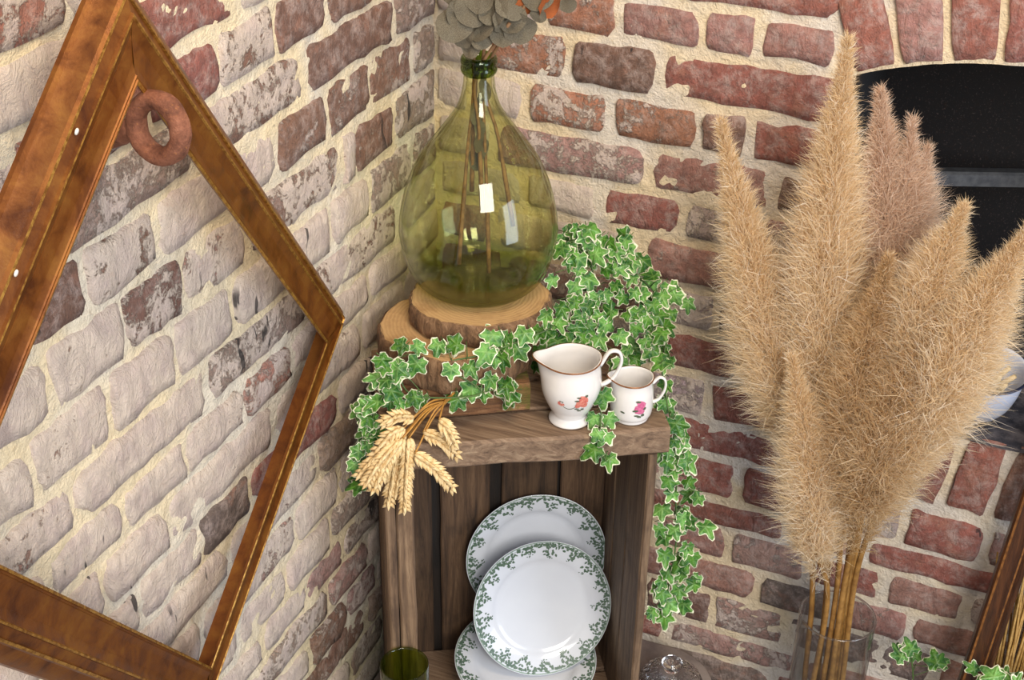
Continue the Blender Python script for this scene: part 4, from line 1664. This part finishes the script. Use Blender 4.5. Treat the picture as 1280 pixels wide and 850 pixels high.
def ivy_mesh(seed, wf=1.0, narrow=1.0):
    rr = random.Random(seed)
    # lobes: tip angle (from +y), length
    lobes = [(0, .60), (1.02, .52), (-1.02, .52), (2.05, .42), (-2.05, .42)]
    lobes = [(a + rr.uniform(-.1, .1), l * rr.uniform(.9, 1.1)) for a, l in lobes]
    seg = 30
    rad = []
    for i in range(seg):
        a = -PI + 2 * PI * i / seg
        r = .34
        for (b, l) in lobes:
            d = (a - b + PI) % (2 * PI) - PI
            r = max(r, l * math.exp(-(d / .40) ** 2 * .5) * (.92 + .08 * math.cos(d)))
        if abs(abs(a) - PI) < .35:
            r = .16 + .1 * (abs(abs(a) - PI))
        rad.append(r)
    v = [(0, .36, .02)]
    edge = [0]
    vein = [1]
    for k, sc in ((.45, .15), (.76, .42), (1.0, 1.0)):
        for i in range(seg):
            a = -PI + 2 * PI * i / seg
            x, y = rad[i] * k * math.sin(a) * narrow, .36 + rad[i] * k * math.cos(a)
            q = math.hypot(x, y - .36)
            z = .03 - .30 * q * q + .11 * abs(x) * wf + .07 * ns((x * 2.5, y * 2.5, seed), 1.4)
            v.append((x, y, z))
            edge.append(sc)
            vv = 0
            for (b, l) in lobes:
                d = (a - b + PI) % (2 * PI) - PI
                vv = max(vv, math.exp(-(d / .11) ** 2))
            vein.append(vv * (1 if k < .9 else .3))
    f = []
    for i in range(seg):
        j = (i + 1) % seg
        f.append((0, 1 + j, 1 + i))
        for k in range(2):
            a, b = 1 + k * seg + i, 1 + k * seg + j
            f.append((a, b, b + seg, a + seg))
    me = bpy.data.meshes.new('ivy_leaf')
    me.from_pydata(v, [], f)
    for nm, vals in (('edge', edge), ('vein', vein)):
        at_ = me.attributes.new(nm, 'FLOAT', 'POINT')
        at_.data.foreach_set('value', np.array(vals, dtype=np.float32))
    me.polygons.foreach_set('use_smooth', [True] * len(me.polygons))
    me.materials.append(M['ivy'])
    return me


IVM = [ivy_mesh(s, rn, nr) for s, rn, nr in ((1, 1, 1), (2, .3, 1.05), (3, 1.6, .9), (4, .6, 1), (5, 2.2, .75), (6, 1.0, .95))]
ri_ = random.Random(77)


def ivy(name_label, pts, path, size, tipdir, jit=.5, extra=0, spread=.02, group='ivy garlands'):
    base = Vector(path[0])
    root = empty('ivy_garland', base, name_label, 'ivy', group)
    vine = [Vector(p) for p in spline(path, 40)]
    mb = MB()
    v, f = tube(vine, .0013, 5)
    mb.add(v, f)
    P = [Vector(p) / 1000 for p in pts]
    back = []
    for k in range(extra):
        q = ri_.choice(P)
        back.append(q + Vector((ri_.uniform(-spread, spread), ri_.uniform(-spread, spread), ri_.uniform(-spread, spread))) - (CAMP - q).normalized() * ri_.uniform(.008, .03))
    for i, p in enumerate(P + back):
        o = bpy.data.objects.new('leaf', ri_.choice(IVM))
        COL.objects.link(o)
        o.parent = root
        nr = (CAMP - p).normalized() + Vector((ri_.uniform(-jit, jit), ri_.uniform(-jit, jit), ri_.uniform(-jit * .6, jit)))
        td = Vector(tipdir) + Vector((ri_.uniform(-.7, .7), ri_.uniform(-.5, .5), ri_.uniform(-.5, .5)))
        s = size * ri_.uniform(.92, 1.45)
        R3 = basis(nr, td)
        org = p - R3 @ Vector((0, s * .36, 0))
        o.matrix_local = Matrix.Translation(org - base) @ R3.to_4x4() @ Matrix.Scale(s, 4)
        # leaf stalk to the nearest point of the vine
        q = min(vine, key=lambda w_: (w_ - org).length)
        if (q - org).length < .09:
            m_ = org.lerp(q, .5) + Vector((0, 0, .004))
            v, f = tube([org, m_, q], .0007, 4)
            mb.add(v, f)
    mb.build('vine', M['ivy_stem'], root)
    return root


IVY_FRONT = [(232, -382, 850), (246, -339, 880), (204, -364, 869), (283, -317, 880), (308, -302, 907), (269, -360, 862), (247, -373, 810), (280, -353, 807), (256, -368, 830), (218, -391, 801), (170, -420, 811), (234, -381, 816), (263, -329, 875), (275, -322, 857), (292, -289, 872), (171, -419, 862), (150, -431, 854), (142, -402, 874), (158, -392, 870), (183, -377, 870), (210, -395, 849), (251, -371, 872), (274, -358, 820)]
IVY_TOP = [(298, -118, 941), (308, -121, 929), (284, -151, 913), (294, -143, 914), (314, -127, 918), (332, -130, 900), (300, -152, 899), (299, -166, 883), (332, -118, 915), (269, -179, 892), (362, -106, 904), (355, -114, 902), (368, -118, 886), (394, -101, 886), (419, -97, 871), (305, -179, 863), (329, -159, 868), (339, -151, 870), (315, -187, 847), (340, -172, 845), (315, -198, 834), (329, -188, 834), (376, -148, 845), (389, -153, 828), (428, -117, 841), (403, -123, 853), (426, -130, 827), (414, -149, 813), (416, -159, 800), (371, -173, 820), (386, -177, 803), (432, -151, 778), (379, -183, 783), (347, -190, 819), (326, -202, 820), (313, -213, 818), (296, -223, 820), (273, -212, 850), (289, -208, 842), (289, -194, 858), (276, -243, 812), (283, -124, 950), (337, -109, 921), (346, -94, 932), (411, -110, 862), (401, -138, 837), (350, -135, 879), (363, -139, 865), (385, -123, 867), (271, -147, 927), (279, -145, 923), (327, -108, 930), (314, -113, 934), (313, -152, 889), (323, -174, 856), (352, -159, 850), (349, -174, 834), (387, -138, 847), (414, -127, 839), (405, -158, 811), (398, -172, 788)]
IVY_TRAIL = [(492, -244, 717), (502, -238, 681), (478, -252, 684), (482, -250, 650), (506, -235, 645), (487, -247, 627), (521, -226, 615), (476, -253, 599), (503, -237, 583), (534, -218, 561), (495, -242, 560), (483, -249, 548), (513, -231, 525), (485, -248, 515), (509, -234, 501), (491, -244, 481), (484, -248, 465), (510, -233, 473), (527, -223, 454), (508, -234, 445), (486, -248, 442), (496, -241, 421), (516, -229, 416), (474, -254, 404), (492, -244, 395), (477, -253, 704), (474, -254, 565), (454, -232, 830), (459, -229, 763), (484, -249, 747), (484, -249, 719), (495, -242, 682), (487, -247, 667), (460, -228, 794)]
IVY_DANGLE = [(385, -308, 766), (402, -298, 764), (399, -332, 759), (409, -326, 755), (396, -334, 732), (414, -323, 715), (393, -303, 802)]
IVY_LEFT = [(142, -478, 829), (158, -468, 844), (168, -462, 825), (184, -452, 831), (139, -479, 800), (130, -484, 805), (124, -488, 793), (142, -478, 783), (137, -480, 775), (129, -485, 763), (118, -492, 752), (113, -495, 731), (118, -492, 697), (131, -484, 822), (150, -472, 881), (153, -471, 861), (166, -463, 878), (148, -474, 893)]
ivy('variegated ivy mound beside the bottle above the porcelain jugs', IVY_TOP, [(.34, -.17, .757), (.33, -.15, .83), (.31, -.13, .90), (.30, -.12, .93), (.36, -.10, .89), (.42, -.11, .84), (.43, -.14, .78)], .029, (.15, -.2, -.8), .55, 55, .022)
ivy('variegated ivy strand running along the log slices', IVY_FRONT, [(.31, -.29, .88), (.28, -.32, .87), (.24, -.36, .86), (.20, -.39, .85), (.25, -.385, .82), (.22, -.40, .81), (.165, -.43, .82), (.14, -.42, .86)], .031, (-.2, -.3, -.7), .45, 8, .015)
ivy('variegated ivy strand trailing down the right side of the crate', IVY_TRAIL, [(.452, -.235, .83), (.47, -.24, .76), (.49, -.245, .70), (.492, -.242, .62), (.498, -.24, .54), (.494, -.243, .46), (.49, -.245, .40)], .030, (.1, -.1, -1), .5, 18, .012)
ivy('short variegated ivy tip hanging over the crate edge between jugs', IVY_DANGLE, [(.39, -.300, .80), (.395, -.31, .77), (.400, -.331, .757), (.405, -.331, .73), (.412, -.326, .712)], .027, (0, -.1, -1), .35)
ivy('variegated ivy clump behind the wheat ears at the crate corner', IVY_LEFT, [(.165, -.45, .86), (.15, -.472, .84), (.135, -.482, .80), (.125, -.488, .76), (.117, -.492, .70)], .027, (-.3, -.2, -.6), .55, 14, .014)
# sprigs at the foot of the right wall
FLR = [(846, -100, 338), (834, -104, 322), (838, -96, 330), (886, -100, 325)]
ivy('small ivy sprig climbing between the glass vase and dark frame', FLR, [(.87, -.10, .0), (.865, -.10, .14), (.86, -.10, .26), (.846, -.10, .335)], .030, (0, -.1, .8), .4, 3, .02)
FLR2 = [(968, -150, 372), (1000, -150, 372), (982, -146, 360), (1020, -150, 380), (1005, -150, 350), (955, -152, 352), (1035, -145, 368)]
ivy('ivy sprig with pale edges inside the dark leaning frame', FLR2, [(1.0, -.155, .0), (1.0, -.155, .15), (.995, -.152, .27), (.985, -.15, .36)], .034, (0, -.1, .6), .4, 3, .02)
